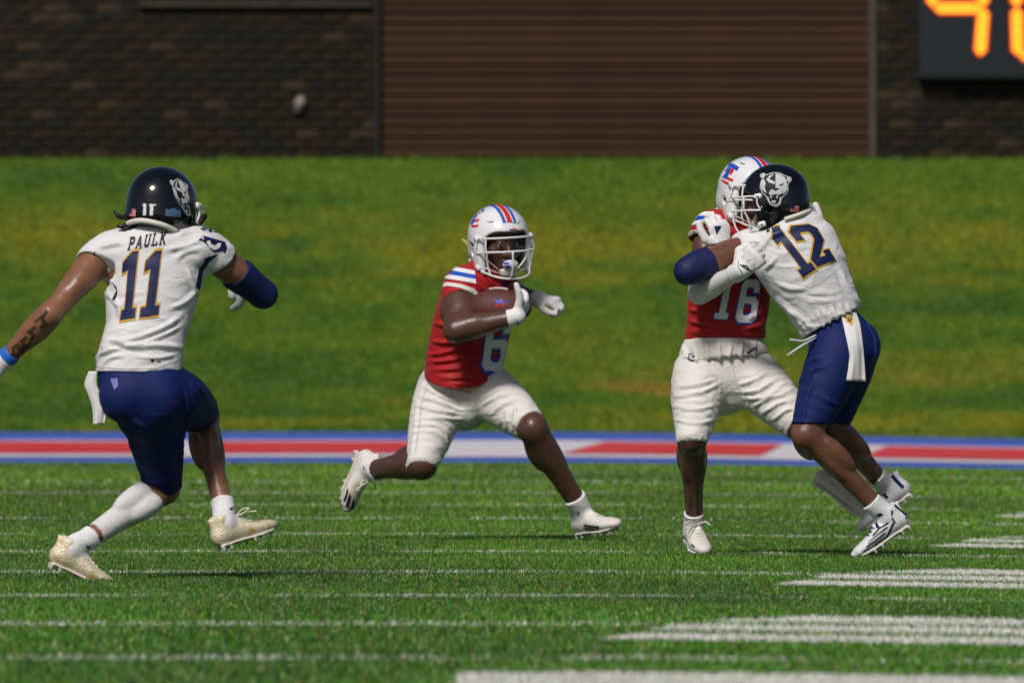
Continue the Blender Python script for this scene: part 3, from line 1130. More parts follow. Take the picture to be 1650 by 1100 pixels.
def make_helmet(per, C, R, sc, shell_mat, mask_mat, pad_mat, style='skill'):
    v = place(HELMET[0], C, R, sc)
    hel = per.put('helmet', v, HELMET[1], shell_mat)
    per.bvh[hel.name] = BVHTree.FromPolygons(v.tolist(), HELMET[1].tolist())
    per.put_tubes('face_mask', [(place(a, C, R, sc), f) for a, f in face_mask(style)], mask_mat, hel)
    # nape bumper, jaw pads, chin cup and straps
    per.put_tubes('nape_bumper', [(place(a, C, R, sc), f) for a, f in [tube_np([(-.100, -.050, -.094), (-.070, -.118, -.082), (0, -.145, -.074), (.070, -.118, -.082), (.100, -.050, -.094)], .0095, 8, 4)]], pad_mat, hel)
    vo = Vol((-.06, .03, -.17), (.06, .15, -.07), .004)
    vo.add(Ell((0, .082, -.118), (.040, .030, .026)), 0)
    vo.sub(Ell((0, .070, -.105), (.034, .030, .028)), .004)
    cv, cf = vo.net(1)
    cup = per.put('chin_cup', place(cv, C, R, sc), cf, pad_mat, hel)
    for sx in (-1, 1):
        for st in (tube_np([(sx * .036, .088, -.120), (sx * .075, .075, -.105), (sx * .116, .035, -.085)], .006, 6, 3, flat=.4),
                   tube_np([(sx * .036, .090, -.112), (sx * .08, .078, -.07), (sx * .120, .03, -.025)], .005, 6, 3, flat=.4)):
            per.put_tubes('chin_strap', [(place(st[0], C, R, sc), st[1])], pad_mat, hel)
    for sx in (-1, 1):          # mask clips with screws
        for q in ((sx * .118, .042, .020), (sx * .113, .045, -.098)):
            vo = Vol(A3(*q) - .03, A3(*q) + .03, .004)
            vo.add(RBox(q, (.010, .018, .012), .008), 0)
            cv, cf = vo.net(1)
            cl = per.put('mask_clip', place(cv, C, R, sc), cf, mask_mat, hel)
            sv, sf = tube_np([A3(*q) + A3(sx * .006, 0, 0), A3(*q) + A3(sx * .0125, 0, 0)], .0045, 8, 1)
            per.put_tubes('screw', [(place(sv, C, R, sc), sf)], M_steel, cl)
    # inner pads seen through the opening
    vo = Vol((-.12, -.06, -.12), (.12, .12, .10), .006)
    vo.add(Loft([((-.085, .055, .052), A3(0, 0, 1), .020, .013), ((0, .108, .060), A3(0, 0, 1), .020, .013), ((.085, .055, .052), A3(0, 0, 1), .020, .013)]), 0)
    for sx in (-1, 1):
        vo.add(Ell((sx * .085, .035, -.075), (.018, .032, .042)), .005)
    cv, cf = vo.net(1)
    per.put('inner_padding', place(cv, C, R, sc), cf, M_padgrey, hel)
    return hel

# ---- shoe in its own frame: origin at the ankle joint, y to the toe, z up
def shoe_vols(h=0.0042):
    up = Vol((-.07, -.09, -.11), (.07, .21, .05), h)
    X = A3(1, 0, 0)
    up.add(Loft([((0, -.048, -.052), X, .030, .036), ((0, -.02, -.044), X, .034, .044), ((0, .035, -.046), X, .038, .042), ((.002, .085, -.058), X, .043, .030),
                 ((.002, .13, -.064), X, .044, .027), ((0, .165, -.067), X, .036, .023), ((0, .182, -.069), X, .024, .018)]), .0)
    up.add(Loft([((0, -.022, -.04), X, .036, .044), ((0, -.018, .006), X, .039, .047)]), .02)
    up.add(Loft([((0, -.062, -.02), X, .010, .006), ((0, -.072, .018), X, .009, .005)]), .012)
    up.add(Loft([((0, .040, -.010), X, .020, .007), ((0, .022, .022), X, .022, .006)]), .012)
    up.cut((0, -.02, .006), (0, .1, 1), .032)
    up.sub(Loft([((0, -.016, -.02), X, .030, .037), ((0, -.014, .03), X, .032, .040)]), .004)
    up.cut((0, .05, -.083), (0, 0, -1), .5)
    u = up.net(1)
    so = Vol((-.07, -.09, -.13), (.07, .22, -.05), h)
    so.add(Loft([((0, -.052, -.084), X, .031, .0085), ((0, .0, -.083), X, .031, .0085), ((.001, .05, -.085), X, .037, .0085), ((.003, .105, -.087), X, .047, .0085), ((.001, .15, -.085), X, .041, .0085), ((0, .182, -.078), X, .022, .009)]), 0)
    for (x, y) in ((-.022, -.055), (.022, -.055), (-.022, -.022), (.022, -.022), (-.034, .075), (.036, .075), (-.036, .11), (.038, .11), (-.024, .150), (.026, .150), (0, .095)):
        so.add(Loft([((x, y, -.088), None, .008, 0), ((x, y, -.104), None, .0055, 0)]), .004)
    return u, so.net(1)

SHOE_U, SHOE_S = shoe_vols()

def make_shoe(per, A, f, up, upper_mat, sole_mat, lace_mat, sc=1.0, bow=False):
    R = frame(f, up)
    v = place(SHOE_U[0], A, R, sc)
    sh = per.put('shoe', v, SHOE_U[1], upper_mat)
    per.bvh[sh.name] = BVHTree.FromPolygons(v.tolist(), SHOE_U[1].tolist())
    per.put('sole', place(SHOE_S[0], A, R, sc), SHOE_S[1], sole_mat, sh)
    T = []
    ys = [.050, .066, .082, .098]
    zs = [-.007, -.015, -.023, -.030]
    for i in range(4):
        T.append(tube_np([(-.022, ys[i] - .004, zs[i] - .012), (-.010, ys[i], zs[i] + .0005), (.010, ys[i], zs[i] + .0005), (.022, ys[i] + .008, zs[i] - .014)], .0032, 6, 3))
    if bow:
        T.append(tube_np([(0, .045, .004), (.03, .06, .02), (.055, .075, .018), (.040, .055, .006), (0, .046, .004)], .003, 6, 4))
        T.append(tube_np([(0, .045, .004), (-.03, .055, .018), (-.05, .07, .006)], .003, 6, 4))
        T.append(tube_np([(0, .045, .004), (.03, .075, .006), (.06, .10, .0)], .003, 6, 4))
    per.put_tubes('lace', [(place(a, A, R, sc), q) for a, q in T], lace_mat, sh)
    return sh, R

def make_sock(per, K, A, R, top, material, rc=1.0):
    d = nrm(K - A)
    y_, z_ = R[:, 1], R[:, 2]
    pr = [tube([A - y_ * .012 - z_ * .03, A - y_ * .008 + z_ * .005, A + d * .05, A + d * (top + .03)], [.035, .034 * rc + .006, .036 * rc + .006, .041 * rc + .006]),
          tube([A - y_ * .005 - z_ * .018, A + y_ * .050 - z_ * .030], [.036, .026], 1)]
    sk = per.vol('sock', pr, .005, material, cuts=[(A + d * top, d, .1)], post=lambda v, f: wrinkle(v, f, .0015, (30, 30, 90), 4))
    return sk

# ------------------------------------------------------------------ materials of the players
M_steel = mat('steel_screw', (0.35, 0.35, 0.36), 0.3, 0.5, metal=0.8)
M_padgrey = mat('pad_grey', (0.10, 0.10, 0.11), 0.7, 0.3)
M_white_shell = mat('white_helmet_paint', (0.74, 0.73, 0.73), 0.22, 0.5, coat=0.6)
M_navy_shell = mat('black_navy_helmet_paint', (0.0022, 0.003, 0.0055), 0.14, 0.4, coat=0.7)
M_mask = mat('white_mask_bar', (0.72, 0.71, 0.70), 0.35, 0.5)
M_pad = mat('cream_pad', (0.66, 0.62, 0.55), 0.6, 0.3)
M_wjersey = mat('white_jersey', (0.68, 0.665, 0.665), 0.75, 0.25, sheen=0.2, bump=[(420, 0.12, 0.002), (-8, 0.45, 0.03), (-19, 0.25, 0.012)], aniso=(1, 1, 2.0), var=(5, (0.60, 0.585, 0.57), 0.45, 0.8))
M_red = mat('red_jersey', (0.37, 0.009, 0.010), 0.62, 0.3, sheen=0.05, bump=[(420, 0.12, 0.002), (-8, 0.45, 0.03), (-19, 0.25, 0.012)], aniso=(1, 1, 2.4))
M_navy = mat('navy_pants', (0.004, 0.014, 0.090), 0.68, 0.22, bump=[(500, 0.1, 0.002), (-6, 0.18, 0.03)])
M_wpants = mat('white_pants', (0.68, 0.65, 0.60), 0.6, 0.35, bump=[(500, 0.1, 0.002), (-9, 0.26, 0.03), (-21, 0.22, 0.012)], aniso=(1, 1, 2.6), var=(7, (0.60, 0.57, 0.49), 0.5, 0.8))
M_undershirt = mat('white_undershirt', (0.66, 0.62, 0.56), 0.8, 0.2, bump=[(400, 0.1, 0.002), (14, 0.3, 0.02)])
M_sock = mat('white_sock', (0.70, 0.69, 0.69), 0.85, 0.2, bump=[(300, 0.3, 0.003)])
M_calf = mat('white_compression_sleeve', (0.62, 0.60, 0.58), 0.75, 0.25, bump=[(300, 0.15, 0.002)])
M_nsleeve = mat('navy_arm_sleeve', (0.004, 0.010, 0.065), 0.6, 0.35, bump=[(300, 0.15, 0.002)])
M_glove = mat('white_glove', (0.72, 0.70, 0.68), 0.6, 0.3, bump=[(60, 0.25, 0.006), (700, 0.1, 0.001)])
M_skin6 = mat('skin_deep_brown', (0.080, 0.036, 0.022), 0.37, 0.5, var=(14, (0.098, 0.045, 0.027), 0.35, 0.7), bump=[(24, 0.30, 0.012), (230, 0.08, 0.002)], sss=0.04)
M_skin11 = mat('skin_warm_brown', (0.205, 0.090, 0.046), 0.37, 0.5, var=(14, (0.26, 0.12, 0.062), 0.35, 0.7), bump=[(24, 0.30, 0.012), (230, 0.08, 0.002)], sss=0.06)
M_skin12 = mat('skin_mid_brown', (0.118, 0.050, 0.029), 0.37, 0.5, var=(14, (0.18, 0.080, 0.046), 0.35, 0.7), bump=[(24, 0.30, 0.012), (230, 0.08, 0.002)], sss=0.05)
M_skin16 = mat('skin_brown', (0.074, 0.033, 0.022), 0.37, 0.5, var=(14, (0.135, 0.062, 0.040), 0.35, 0.7), bump=[(24, 0.30, 0.012), (230, 0.08, 0.002)], sss=0.05)
M_shoe_w = mat('white_shoe', (0.66, 0.62, 0.56), 0.5, 0.4, var=(40, (0.58, 0.52, 0.43), 0.5, 0.8), bump=[(90, 0.2, 0.004)])
M_shoe_g = mat('gold_white_shoe', (0.70, 0.61, 0.43), 0.30, 0.55, var=(22, (0.60, 0.38, 0.07), 0.56, 0.64), bump=[(150, 0.6, 0.008)], metal=0.15)
M_shoe_n = mat('white_navy_shoe', (0.66, 0.66, 0.66), 0.3, 0.5, bump=[(60, 0.15, 0.004)])
M_sole = mat('shoe_sole', (0.60, 0.55, 0.48), 0.4, 0.45)
M_sole_d = mat('dark_sole', (0.10, 0.10, 0.12), 0.4, 0.45)
M_lace = mat('shoe_lace', (0.68, 0.63, 0.50), 0.8, 0.2)
M_black = mat('black_print', (0.012, 0.012, 0.014), 0.6, 0.3)
M_pnavy = mat('navy_print', (0.005, 0.012, 0.065), 0.5, 0.35)
M_pgold = mat('gold_print', (0.62, 0.36, 0.03), 0.5, 0.35)
M_pwhite = mat('white_print', (0.72, 0.71, 0.70), 0.55, 0.3)
M_pgrey = mat('pale_grey_print', (0.50, 0.51, 0.52), 0.5, 0.3)
M_pblue = mat('blue_print', (0.015, 0.075, 0.46), 0.5, 0.35)
M_pred = mat('red_print', (0.56, 0.022, 0.016), 0.5, 0.35)
M_hair = mat('black_hair', (0.008, 0.007, 0.007), 0.5, 0.4)
M_towel = mat('white_towel', (0.72, 0.70, 0.68), 0.9, 0.15, sheen=0.3, bump=[(260, 0.5, 0.004)])
M_ball = mat('brown_leather', (0.085, 0.024, 0.018), 0.5, 0.4, bump=[(420, 0.6, 0.003)], var=(8, (0.11, 0.032, 0.022), 0.35, 0.7))
M_eyew = mat('eye_white', (0.42, 0.38, 0.33), 0.25, 0.5)
M_eyed = mat('eye_iris', (0.010, 0.006, 0.005), 0.1, 0.5)

def rings(per, L):
    return Loft([(per.p(*r[:3]), r[5] if len(r) > 5 else A3(1, 0, 0), r[3], r[4]) for r in L])
def inner(per, L, e):
    return Loft([(per.p(*r[:3]), r[5] if len(r) > 5 else A3(1, 0, 0), r[3] - e, r[4] - e) for r in L])

def build_body(per, prims, head=None, h=.0056):
    pr = list(prims)
    subs = []
    if head:
        a, b = head_prims(*head)
        pr += a; subs += b
    return per.vol('body', pr, h, per.skin, k=.03, subs=subs, smooth=1)

def cover(per, name, prims, e0, e1, material, h=.005, R=.12, amp=.0015, hollow=None):
    """part of a limb in a sleeve; e0, e1 = (point, outward normal)"""
    return per.vol(name, prims, h, material, k=.025, cuts=[(e0[0], e0[1], R), (e1[0], e1[1], R)],
                   post=lambda v, f: wrinkle(v, f, amp, (20, 20, 55), 8))

def eyes(per, C, R, sc, look):
    for sx in (-1, 1):
        c = C + R @ (A3(sx * .033, .0775, .003) * sc)
        vo = Vol(c - .02, c + .02, .0028)
        vo.add(Ell(c, A3(.0145, .0145, .0125) * sc), 0)
        v, f = vo.net(1)
        ey = per.put('eye', v, f, M_eyew)
        d = nrm(R @ nrm(A3(*look)))
        ci = c + d * .0095 * sc
        vo = Vol(ci - .014, ci + .014, .0022)
        vo.add(Ell(ci, A3(.0085, .0085, .0085) * sc), 0)
        v, f = vo.net(1)
        per.put('iris', v, f, M_eyed, ey)

def folds(v, f, L):
    """cloth folds laid along authored paths on the side that faces the field's end line: (path, width, height)"""
    n = vnormals(v, f)
    d = v[:, 1] + CAMD
    px = 825 + v[:, 0] / d * FOC
    py = 470 - (v[:, 2] - CAMH) / d * FOC
    q = np.column_stack([px, py])
    face = np.clip(-n[:, 1] * 2.5 + 0.2, 0, 1)
    disp = np.zeros(len(v))
    for path, w, h in L:
        pts = catmull(np.asarray(path, float), 4)
        lo, hi = pts.min(0) - 3 * w, pts.max(0) + 3 * w
        m = np.nonzero((q[:, 0] > lo[0]) & (q[:, 0] < hi[0]) & (q[:, 1] > lo[1]) & (q[:, 1] < hi[1]) & (face > 0))[0]
        if len(m) == 0:
            continue
        best = np.full(len(m), 1e9); tt = np.zeros(len(m))
        for i in range(len(pts) - 1):
            a, b = pts[i], pts[i + 1]
            ab = b - a
            t = np.clip(((q[m] - a) @ ab) / (ab @ ab + 1e-9), 0, 1)
            dd = np.linalg.norm(q[m] - a - t[:, None] * ab, axis=1)
            up = dd < best
            best = np.where(up, dd, best); tt = np.where(up, (i + t) / (len(pts) - 1), tt)
        x = best / w
        taper = np.clip(np.sin(np.clip(tt, 0.04, 0.96) * math.pi) * 1.6, 0, 1)
        disp[m] += 1.45 * h * (1 - 1.1 * x * x) * np.exp(-x * x * 0.9) * taper
    return v + n * (disp * face)[:, None]

FOLD = {
 'j11': [([(292, 508), (262, 528), (215, 546), (172, 552)], 5, .009), ([(293, 524), (255, 543), (205, 560)], 4, .007), ([(168, 546), (215, 558), (250, 556), (294, 560)], 6, .010),
         ([(152, 588), (163, 570), (192, 560)], 4, .008), ([(160, 596), (176, 578), (200, 572)], 4, .006), ([(332, 384), (295, 398), (268, 402)], 5, .006), ([(322, 372), (285, 378)], 4, .005),
         ([(158, 398), (198, 391)], 5, .006), ([(300, 430), (312, 458), (320, 482)], 4, .006), ([(318, 468), (298, 486), (272, 498)], 5, .006), ([(170, 470), (190, 492), (192, 515)], 5, .005),
         ([(172, 430), (182, 460)], 5, .005), ([(285, 570), (255, 576), (215, 574)], 4, .005), ([(280, 420), (300, 405), (325, 400)], 6, .005)],
 'j6': [([(688, 572), (720, 567), (762, 553)], 4, .008), ([(687, 583), (725, 580), (778, 568)], 4, .008), ([(698, 596), (750, 592), (802, 580)], 4, .008), ([(712, 609), (760, 607), (803, 594)], 4, .007),
        ([(700, 520), (735, 528)], 5, .006), ([(770, 440), (792, 462)], 4, .005), ([(763, 452), (786, 472)], 4, .005), ([(690, 548), (720, 552), (745, 548)], 4, .006), ([(724, 618), (770, 617), (798, 606)], 3.5, .006)],
 'j12': [([(1228, 402), (1241, 382), (1268, 371)], 5, .006), ([(1232, 436), (1252, 414)], 5, .006), ([(1226, 388), (1198, 391)], 4, .006), ([(1330, 531), (1317, 503)], 4, .007), ([(1341, 527), (1325, 497)], 4, .007),
         ([(1352, 520), (1339, 494)], 4, .007), ([(1312, 535), (1292, 512), (1268, 494)], 5, .007), ([(1236, 470), (1275, 502), (1302, 537)], 5, .007), ([(1352, 430), (1366, 465), (1386, 494)], 5, .008), ([(1363, 512), (1352, 490)], 4, .006),
         ([(1250, 455), (1275, 465), (1305, 463)], 6, .005), ([(1372, 508), (1364, 490)], 4, .007)],
 'j16': [([(1110, 498), (1142, 505)], 4, .007), ([(1108, 516), (1152, 527)], 4, .008), ([(1110, 533), (1162, 540)], 4, .007), ([(1226, 502), (1204, 514)], 4, .007), ([(1228, 522), (1200, 530)], 4, .007), ([(1120, 486), (1135, 495)], 3, .005)],
 'u16': [([(1100, 556), (1110, 582)], 4, .009), ([(1118, 560), (1126, 586)], 4, .008), ([(1138, 556), (1142, 586)], 4, .007), ([(1158, 552), (1160, 584)], 4, .008), ([(1178, 552), (1174, 584)], 4, .008), ([(1196, 550), (1192, 582)], 4, .008),
         ([(1216, 552), (1214, 576)], 4, .008), ([(1095, 570), (1130, 582), (1165, 584), (1205, 572)], 4, .006)],
 'p6': [([(750, 664), (712, 650), (676, 638)], 4, .007), ([(748, 668), (702, 661), (668, 653)], 4, .007), ([(750, 674), (715, 674), (690, 668)], 4, .006), ([(683, 604), (720, 625), (762, 636)], 4, .007), ([(680, 620), (715, 640), (752, 650)], 4, .007),
        ([(774, 655), (800, 640), (832, 634)], 4, .007), ([(790, 668), (815, 650), (838, 646)], 4, .006), ([(832, 652), (827, 690)], 3.5, .006), ([(817, 662), (814, 696)], 3.5, .006), ([(776, 644), (800, 628), (822, 622)], 4, .006), ([(672, 650), (668, 690), (662, 735)], 3, .004)],
 'p16': [([(1152, 612), (1122, 620), (1090, 624)], 4, .007), ([(1160, 617), (1130, 632), (1088, 640)], 4, .007), ([(1188, 620), (1215, 612), (1238, 598)], 4, .007), ([(1190, 632), (1222, 628), (1250, 612)], 4, .007), ([(1198, 642), (1232, 640), (1258, 626)], 4, .007),
         ([(1212, 655), (1238, 642), (1264, 634)], 4, .007), ([(1226, 667), (1250, 652), (1272, 645)], 4, .007), ([(1242, 678), (1262, 664), (1278, 656)], 4, .006), ([(1090, 655), (1120, 660), (1155, 652)], 4, .005), ([(1088, 676), (1120, 682), (1154, 676)], 4, .005), ([(1146, 690), (1148, 710)], 3, .005)],
 'p11': [([(298, 625), (303, 660), (300, 694)], 3, .006), ([(214, 770), (250, 776), (290, 764)], 4, .005), ([(302, 700), (275, 712)], 4, .006), ([(303, 712), (280, 726)], 4, .005), ([(212, 672), (232, 690)], 5, .005), ([(318, 616), (332, 640)], 4, .005), ([(305, 612), (318, 640)], 4, .005), ([(208, 700), (212, 760)], 4, .004)],
 'p12': [([(1332, 588), (1302, 600), (1284, 622)], 5, .006), ([(1322, 572), (1294, 590)], 5, .006), ([(1310, 612), (1300, 645), (1292, 682)], 4, .005), ([(1405, 520), (1414, 552), (1408, 585)], 4, .005), ([(1330, 640), (1350, 655)], 5, .005)],
}

# ================================================================== player 11, seen from behind
p11 = Person(54.0, (235, 0, 0.05), 'football player in white number 11 jersey and navy shorts striding away, seen from behind', M_skin11)
q = p11.p
T11 = [(223, 612, .00, .160, .120), (226, 575, .005, .153, .116), (236, 530, .03, .146, .110), (243, 480, .06, .168, .122), (247, 440, .08, .186, .126), (252, 408, .09, .178, .112), (258, 382, .10, .115, .085)]
SL, SR = q(163, 412, .09), q(337, 406, .10)
EL, WL = q(80, 507, -.07), q(4, 584, .02)
ER, WR = q(424, 474, .26), q(404, 462, .50)
HL, KL, AL = q(243, 642, .01), q(264, 786, .22), q(121, 882, .02)
HR, KR, AR = q(278, 638, .05), q(328, 668, .42), q(364, 838, .17)
HC11 = q(262, 336, .13)
HR11 = frame((.44, .87, -.20), (0.02, 0, 1))
fL, uL = A3(.90, .20, -.40), A3(.40, .0, .90)
fR, uR = A3(.80, .50, .26), A3(-.25, 0, .95)
gwF = nrm(WL - EL)
hL = hand_prims(WL + gwF * .01, gwF, A3(-.5, -.8, .3), 1, [(15, 20, 15)] * 4, [(.6, .7, -.2), (.9, .3, -.2), (1, .1, -.2)])
gwR = nrm(A3(-.62, .70, -.02))
hR = hand_prims(WR + gwR * .01, gwR, A3(-.6, -.5, .2), -1, [(50, 60, 40)] * 4, [(.6, .7, -.3), (.9, .3, -.3), (1, .1, -.3)])
l11 = leg_prims(HL, KL, AL, A3(.35, 1, .1), 1.02, .95)
r11 = leg_prims(HR, KR, AR, A3(.2, .8, .5), .98, .95)
bp = [inner(p11, T11, .022), Loft([(q(258, 400, .1), None, .062, 0), (HC11 + HR11 @ A3(0, -.02, -.05), None, .060, 0)])]
bp += arm_prims(SL, EL, WL, .98, .95) + arm_prims(SR, ER, WR, 1.0, .95)
bp += [(x, .004) for x in hL + hR]
for L in (l11, r11):
    bp += [L['thigh'], L['knee'], L['shank']] + L['calf'] + L['front']
bp += [tube([AL - uL * .045, AL + fL * .09 - uL * .064, AL + fL * .14 - uL * .070], [.024, .014, .010]), tube([AR - uR * .045, AR + fR * .09 - uR * .064, AR + fR * .14 - uR * .070], [.024, .014, .010])]
bp += [Ell(q(236, 630, .02), (.14, .11, .10))]
body11 = build_body(p11, bp, (HC11, HR11, .98))
# jersey with pads and short sleeves
aL, aR = nrm(EL - SL), nrm(ER - SR)
jp = [rings(p11, T11), (Loft([(q(180, 408, .09), A3(0, 1, 0), .095, .062), (q(255, 398, .09), A3(0, 1, 0), .10, .070), (q(322, 402, .09), A3(0, 1, 0), .095, .062)]), .05),
      (tube([SL + A3(.03, 0, .01), SL + aL * .03, SL + aL * .09], [.072, .072, .064]), .04), (tube([SR + A3(-.03, 0, .015), SR + aR * .03, SR + aR * .09], [.074, .075, .066]), .04)]
jersey11 = p11.vol('jersey', jp, .0056, M_wjersey, k=.03,
                   cuts=[(q(223, 599, 0), (0, -.02, -1), .25), (SL + aL * .052, aL + A3(.2, 0, .1), .105), (SR + aR * .045, aR + A3(-.25, 0, -.1), .11)],
                   subs=[tube([SL + aL * .04, SL + aL * .12], [.058, .06], 1), tube([SR + aR * .035, SR + aR * .12], [.06, .062], 1)],
                   post=lambda v, f: folds(wrinkle(v, f, .004, (4.5, 6, 13), 3), f, FOLD['j11']))
# shorts-length navy pants
pp = [Loft([(q(223, 592, .0), A3(1, 0, 0), .150, .112), (q(228, 625, .0), A3(1, 0, 0), .158, .125), (q(240, 660, .01), A3(1, 0, 0), .125, .11)]),
      Ell(q(198, 640, -.055), (.085, .075, .09)), Ell(q(258, 642, -.05), (.085, .075, .09))]
l11e = leg_prims(HL, KL, AL, A3(.35, 1, .1), 1.04, .95, .008)
r11e = leg_prims(HR, KR, AR, A3(.2, .8, .5), 1.0, .95, .008)
pp += [l11e['thigh'], r11e['thigh'], l11e['knee']]
tl, tr = nrm(KL - HL), nrm(KR - HR)
pants11 = p11.vol('pants', pp, .0056, M_navy, k=.035, cuts=[(lerp(HL, KL, .97), tl + A3(-.12, 0, .1), .15), (lerp(HR, KR, .90), tr, .13), (q(223, 590, 0), (0, 0, 1), .22)],
                  post=lambda v, f: folds(wrinkle(v, f, .003, (7, 7, 16), 13), f, FOLD['p11']))
shoeL11, RL11 = make_shoe(p11, AL, fL, uL, M_shoe_g, M_sole, M_lace, 1.0)
shoeR11, RR11 = make_shoe(p11, AR, fR, uR, M_shoe_g, M_sole, M_lace, 1.0, bow=True)
sockL11 = make_sock(p11, KL, AL, RL11, .085, M_sock)
sockR11 = make_sock(p11, KR, AR, RR11, .085, M_sock)
ce = leg_prims(HL, KL, AL, A3(.35, 1, .1), 1.02, .95, .006)
ds = nrm(AL - KL)
calf11 = cover(p11, 'calf_sleeve', [ce['shank']] + ce['calf'] + ce['front'][1:], (lerp(KL, AL, .20), -ds + A3(-.35, 0, -.1), ), (lerp(KL, AL, .76), ds), M_calf, R=.14, amp=.002)
ae = arm_prims(SR, ER, WR, 1.0, .95, .006)
ae = [tube([lerp(SR, ER, .46), lerp(SR, ER, .75), ER], [.067, .058, .050]), ae[1]]
sleeve11 = cover(p11, 'arm_sleeve', ae, (lerp(SR, ER, .50), -aR + A3(-.1, 0, .25)), (lerp(ER, WR, .95), nrm(WR - ER)), M_nsleeve, R=.085, amp=.0012)
gl = [(x, .004) for x in hand_prims(WL + gwF * .01, gwF, A3(-.5, -.8, .3), 1, [(15, 20, 15)] * 4, [(.6, .7, -.2), (.9, .3, -.2), (1, .1, -.2)], .0025)]
gl.append((tube([WL - gwF * .02, WL + gwF * .02], [.036, .034], 1), .01))
p11.vol('glove', gl, .004, M_glove)
gr = [(x, .004) for x in hand_prims(WR + gwR * .01, gwR, A3(-.6, -.5, .2), -1, [(50, 60, 40)] * 4, [(.6, .7, -.3), (.9, .3, -.3), (1, .1, -.3)], .0025)]
p11.vol('glove', gr, .004, M_glove)
p11.vol('wristband', [tube([WL - gwF * .052, WL - gwF * .028], [.037, .037], 1)], .004, mat('blue_wristband', (0.02, 0.13, 0.6), 0.6, 0.3), cuts=[(WL - gwF * .056, -gwF, .06), (WL - gwF * .022, gwF, .06)])
hel11 = make_helmet(p11, HC11, HR11, 1.03, M_navy_shell, M_mask, M_pad)
# dreadlocks under the helmet
for (x, y, x2, y2) in [(205, 352, 183, 340), (208, 358, 188, 364), (212, 362, 196, 368), (222, 362, 205, 372), (318, 352, 328, 356)]:
    p11.put_tubes('dreadlock', [tube_np([q(x + 12, y - 4, .06), q((x + x2) / 2, (y + y2) / 2 + 4, .03), q(x2, y2, .03)], [.012, .010, .004], 6, 4)], M_hair)

# ================================================================== player 6, the ball carrier
p6 = Person(62.6, (748, 0, -.1), 'football player in red number 6 jersey and white helmet running with the ball', M_skin6)
q = p6.p
u6 = A3(.86, .50, 0.06)
T6 = [(746, 652, -.05, .150, .150, A3(.97, .2, -.1)), (746, 608, -.045, .164, .146, A3(.97, .22, -.08)), (752, 560, -.05, .166, .126, A3(.93, .32, -.05)), (764, 510, -.08, .178, .130, u6), (776, 472, -.09, .172, .122, u6), (790, 448, -.09, .12, .09, u6)]
S6R, E6R, W6R = q(742, 470, -.20), q(735, 532, -.38), q(830, 511, -.40)
S6L, E6L, W6L = q(816, 468, .08), q(812, 470, .32), q(864, 482, .08)
H6R, K6R, A6R = q(713, 628, .02), q(680, 748, -.20), q(598, 757, .13)
H6L, K6L, A6L = q(782, 624, -.01), q(859, 690, -.34), q(940, 825, -.17)
HC6 = q(804, 388, -.14)
HR6 = frame((.40, -.90, -.12), (-.07, 0, 1))
f6R, u6R = A3(-.28, .0, -.96), A3(.70, -.68, -.20)
f6L, u6L = A3(.66, -.72, .12), A3(-.42, .12, .88)
hf6R, hn6R = A3(.45, .62, .48), A3(.78, -.35, -.35)
cur6R = [(30, 35, 30), (30, 38, 30), (32, 40, 30), (35, 40, 30)]
th6R = [(.35, .8, -.10), (.25, .85, -.35), (.3, .75, -.6)]
hf6L, hn6L = A3(.86, -.42, -.10), A3(.05, -.35, 1)
cur6L = [(40, 65, 40), (45, 70, 40), (45, 70, 40), (50, 70, 40)]
th6L = [(.65, .55, -.45), (.95, .15, -.35), (1, -.1, -.1)]
l6 = leg_prims(H6L, K6L, A6L, A3(.55, -.8, .2), 1.0, 1.12)
r6 = leg_prims(H6R, K6R, A6R, A3(.1, -.9, -.4), 1.0, 1.2)
bp = [inner(p6, T6[2:], .022), Loft([(q(790, 452, -.08), None, .064, 0), (HC6 + HR6 @ A3(0, -.02, -.05), None, .060, 0)])]
bp += arm_prims(S6R, E6R, W6R, 1.26, 1.12) + arm_prims(S6L, E6L, W6L, 1.08, 1.05)
bp += [(Ell(lerp(S6R, E6R, .5) + A3(.02, -.012, .01), (.046, .046, .075), frame(nrm(E6R - S6R), (0, 0, 1))[:, [0, 2, 1]]), .02)]
bp += [(x, .004) for x in hand_prims(W6R, hf6R, hn6R, -1, cur6R, th6R) + hand_prims(W6L, hf6L, hn6L, 1, cur6L, th6L)]
for L in (l6, r6):
    bp += [L['thigh'], L['knee'], L['shank']] + L['calf'] + L['front']
for (a, f_, u_) in ((A6L, f6L, u6L), (A6R, f6R, u6R)):
    bp += [tube([a - u_ * .045, a + f_ * .09 - u_ * .064, a + f_ * .14 - u_ * .070], [.024, .014, .010])]
bp += [Ell(q(746, 622, -.01), (.12, .085, .08))]
FC6 = HC6 + HR6 @ A3(0, .008, -.012)
body6 = build_body(p6, bp, (FC6, HR6, 1.0))
eyes(p6, FC6, HR6, 1.0, (.22, 1, 0.0))
a6R, a6L = nrm(E6R - S6R), nrm(E6L - S6L)
jp = [rings(p6, T6), (Loft([(S6R + A3(.02, .03, .015), A3(0, 1, .2), .085, .066), (q(785, 462, -.08), A3(0, 1, 0), .09, .062), (S6L + A3(-.01, 0, .0), A3(0, 1, .2), .08, .052)]), .045),
      (tube([S6R + A3(.02, .02, .02), S6R + a6R * .03 + A3(.0, 0, .008), S6R + a6R * .10], [.078, .080, .072]), .04), (tube([S6L, S6L + a6L * .09], [.060, .056], 1), .04)]
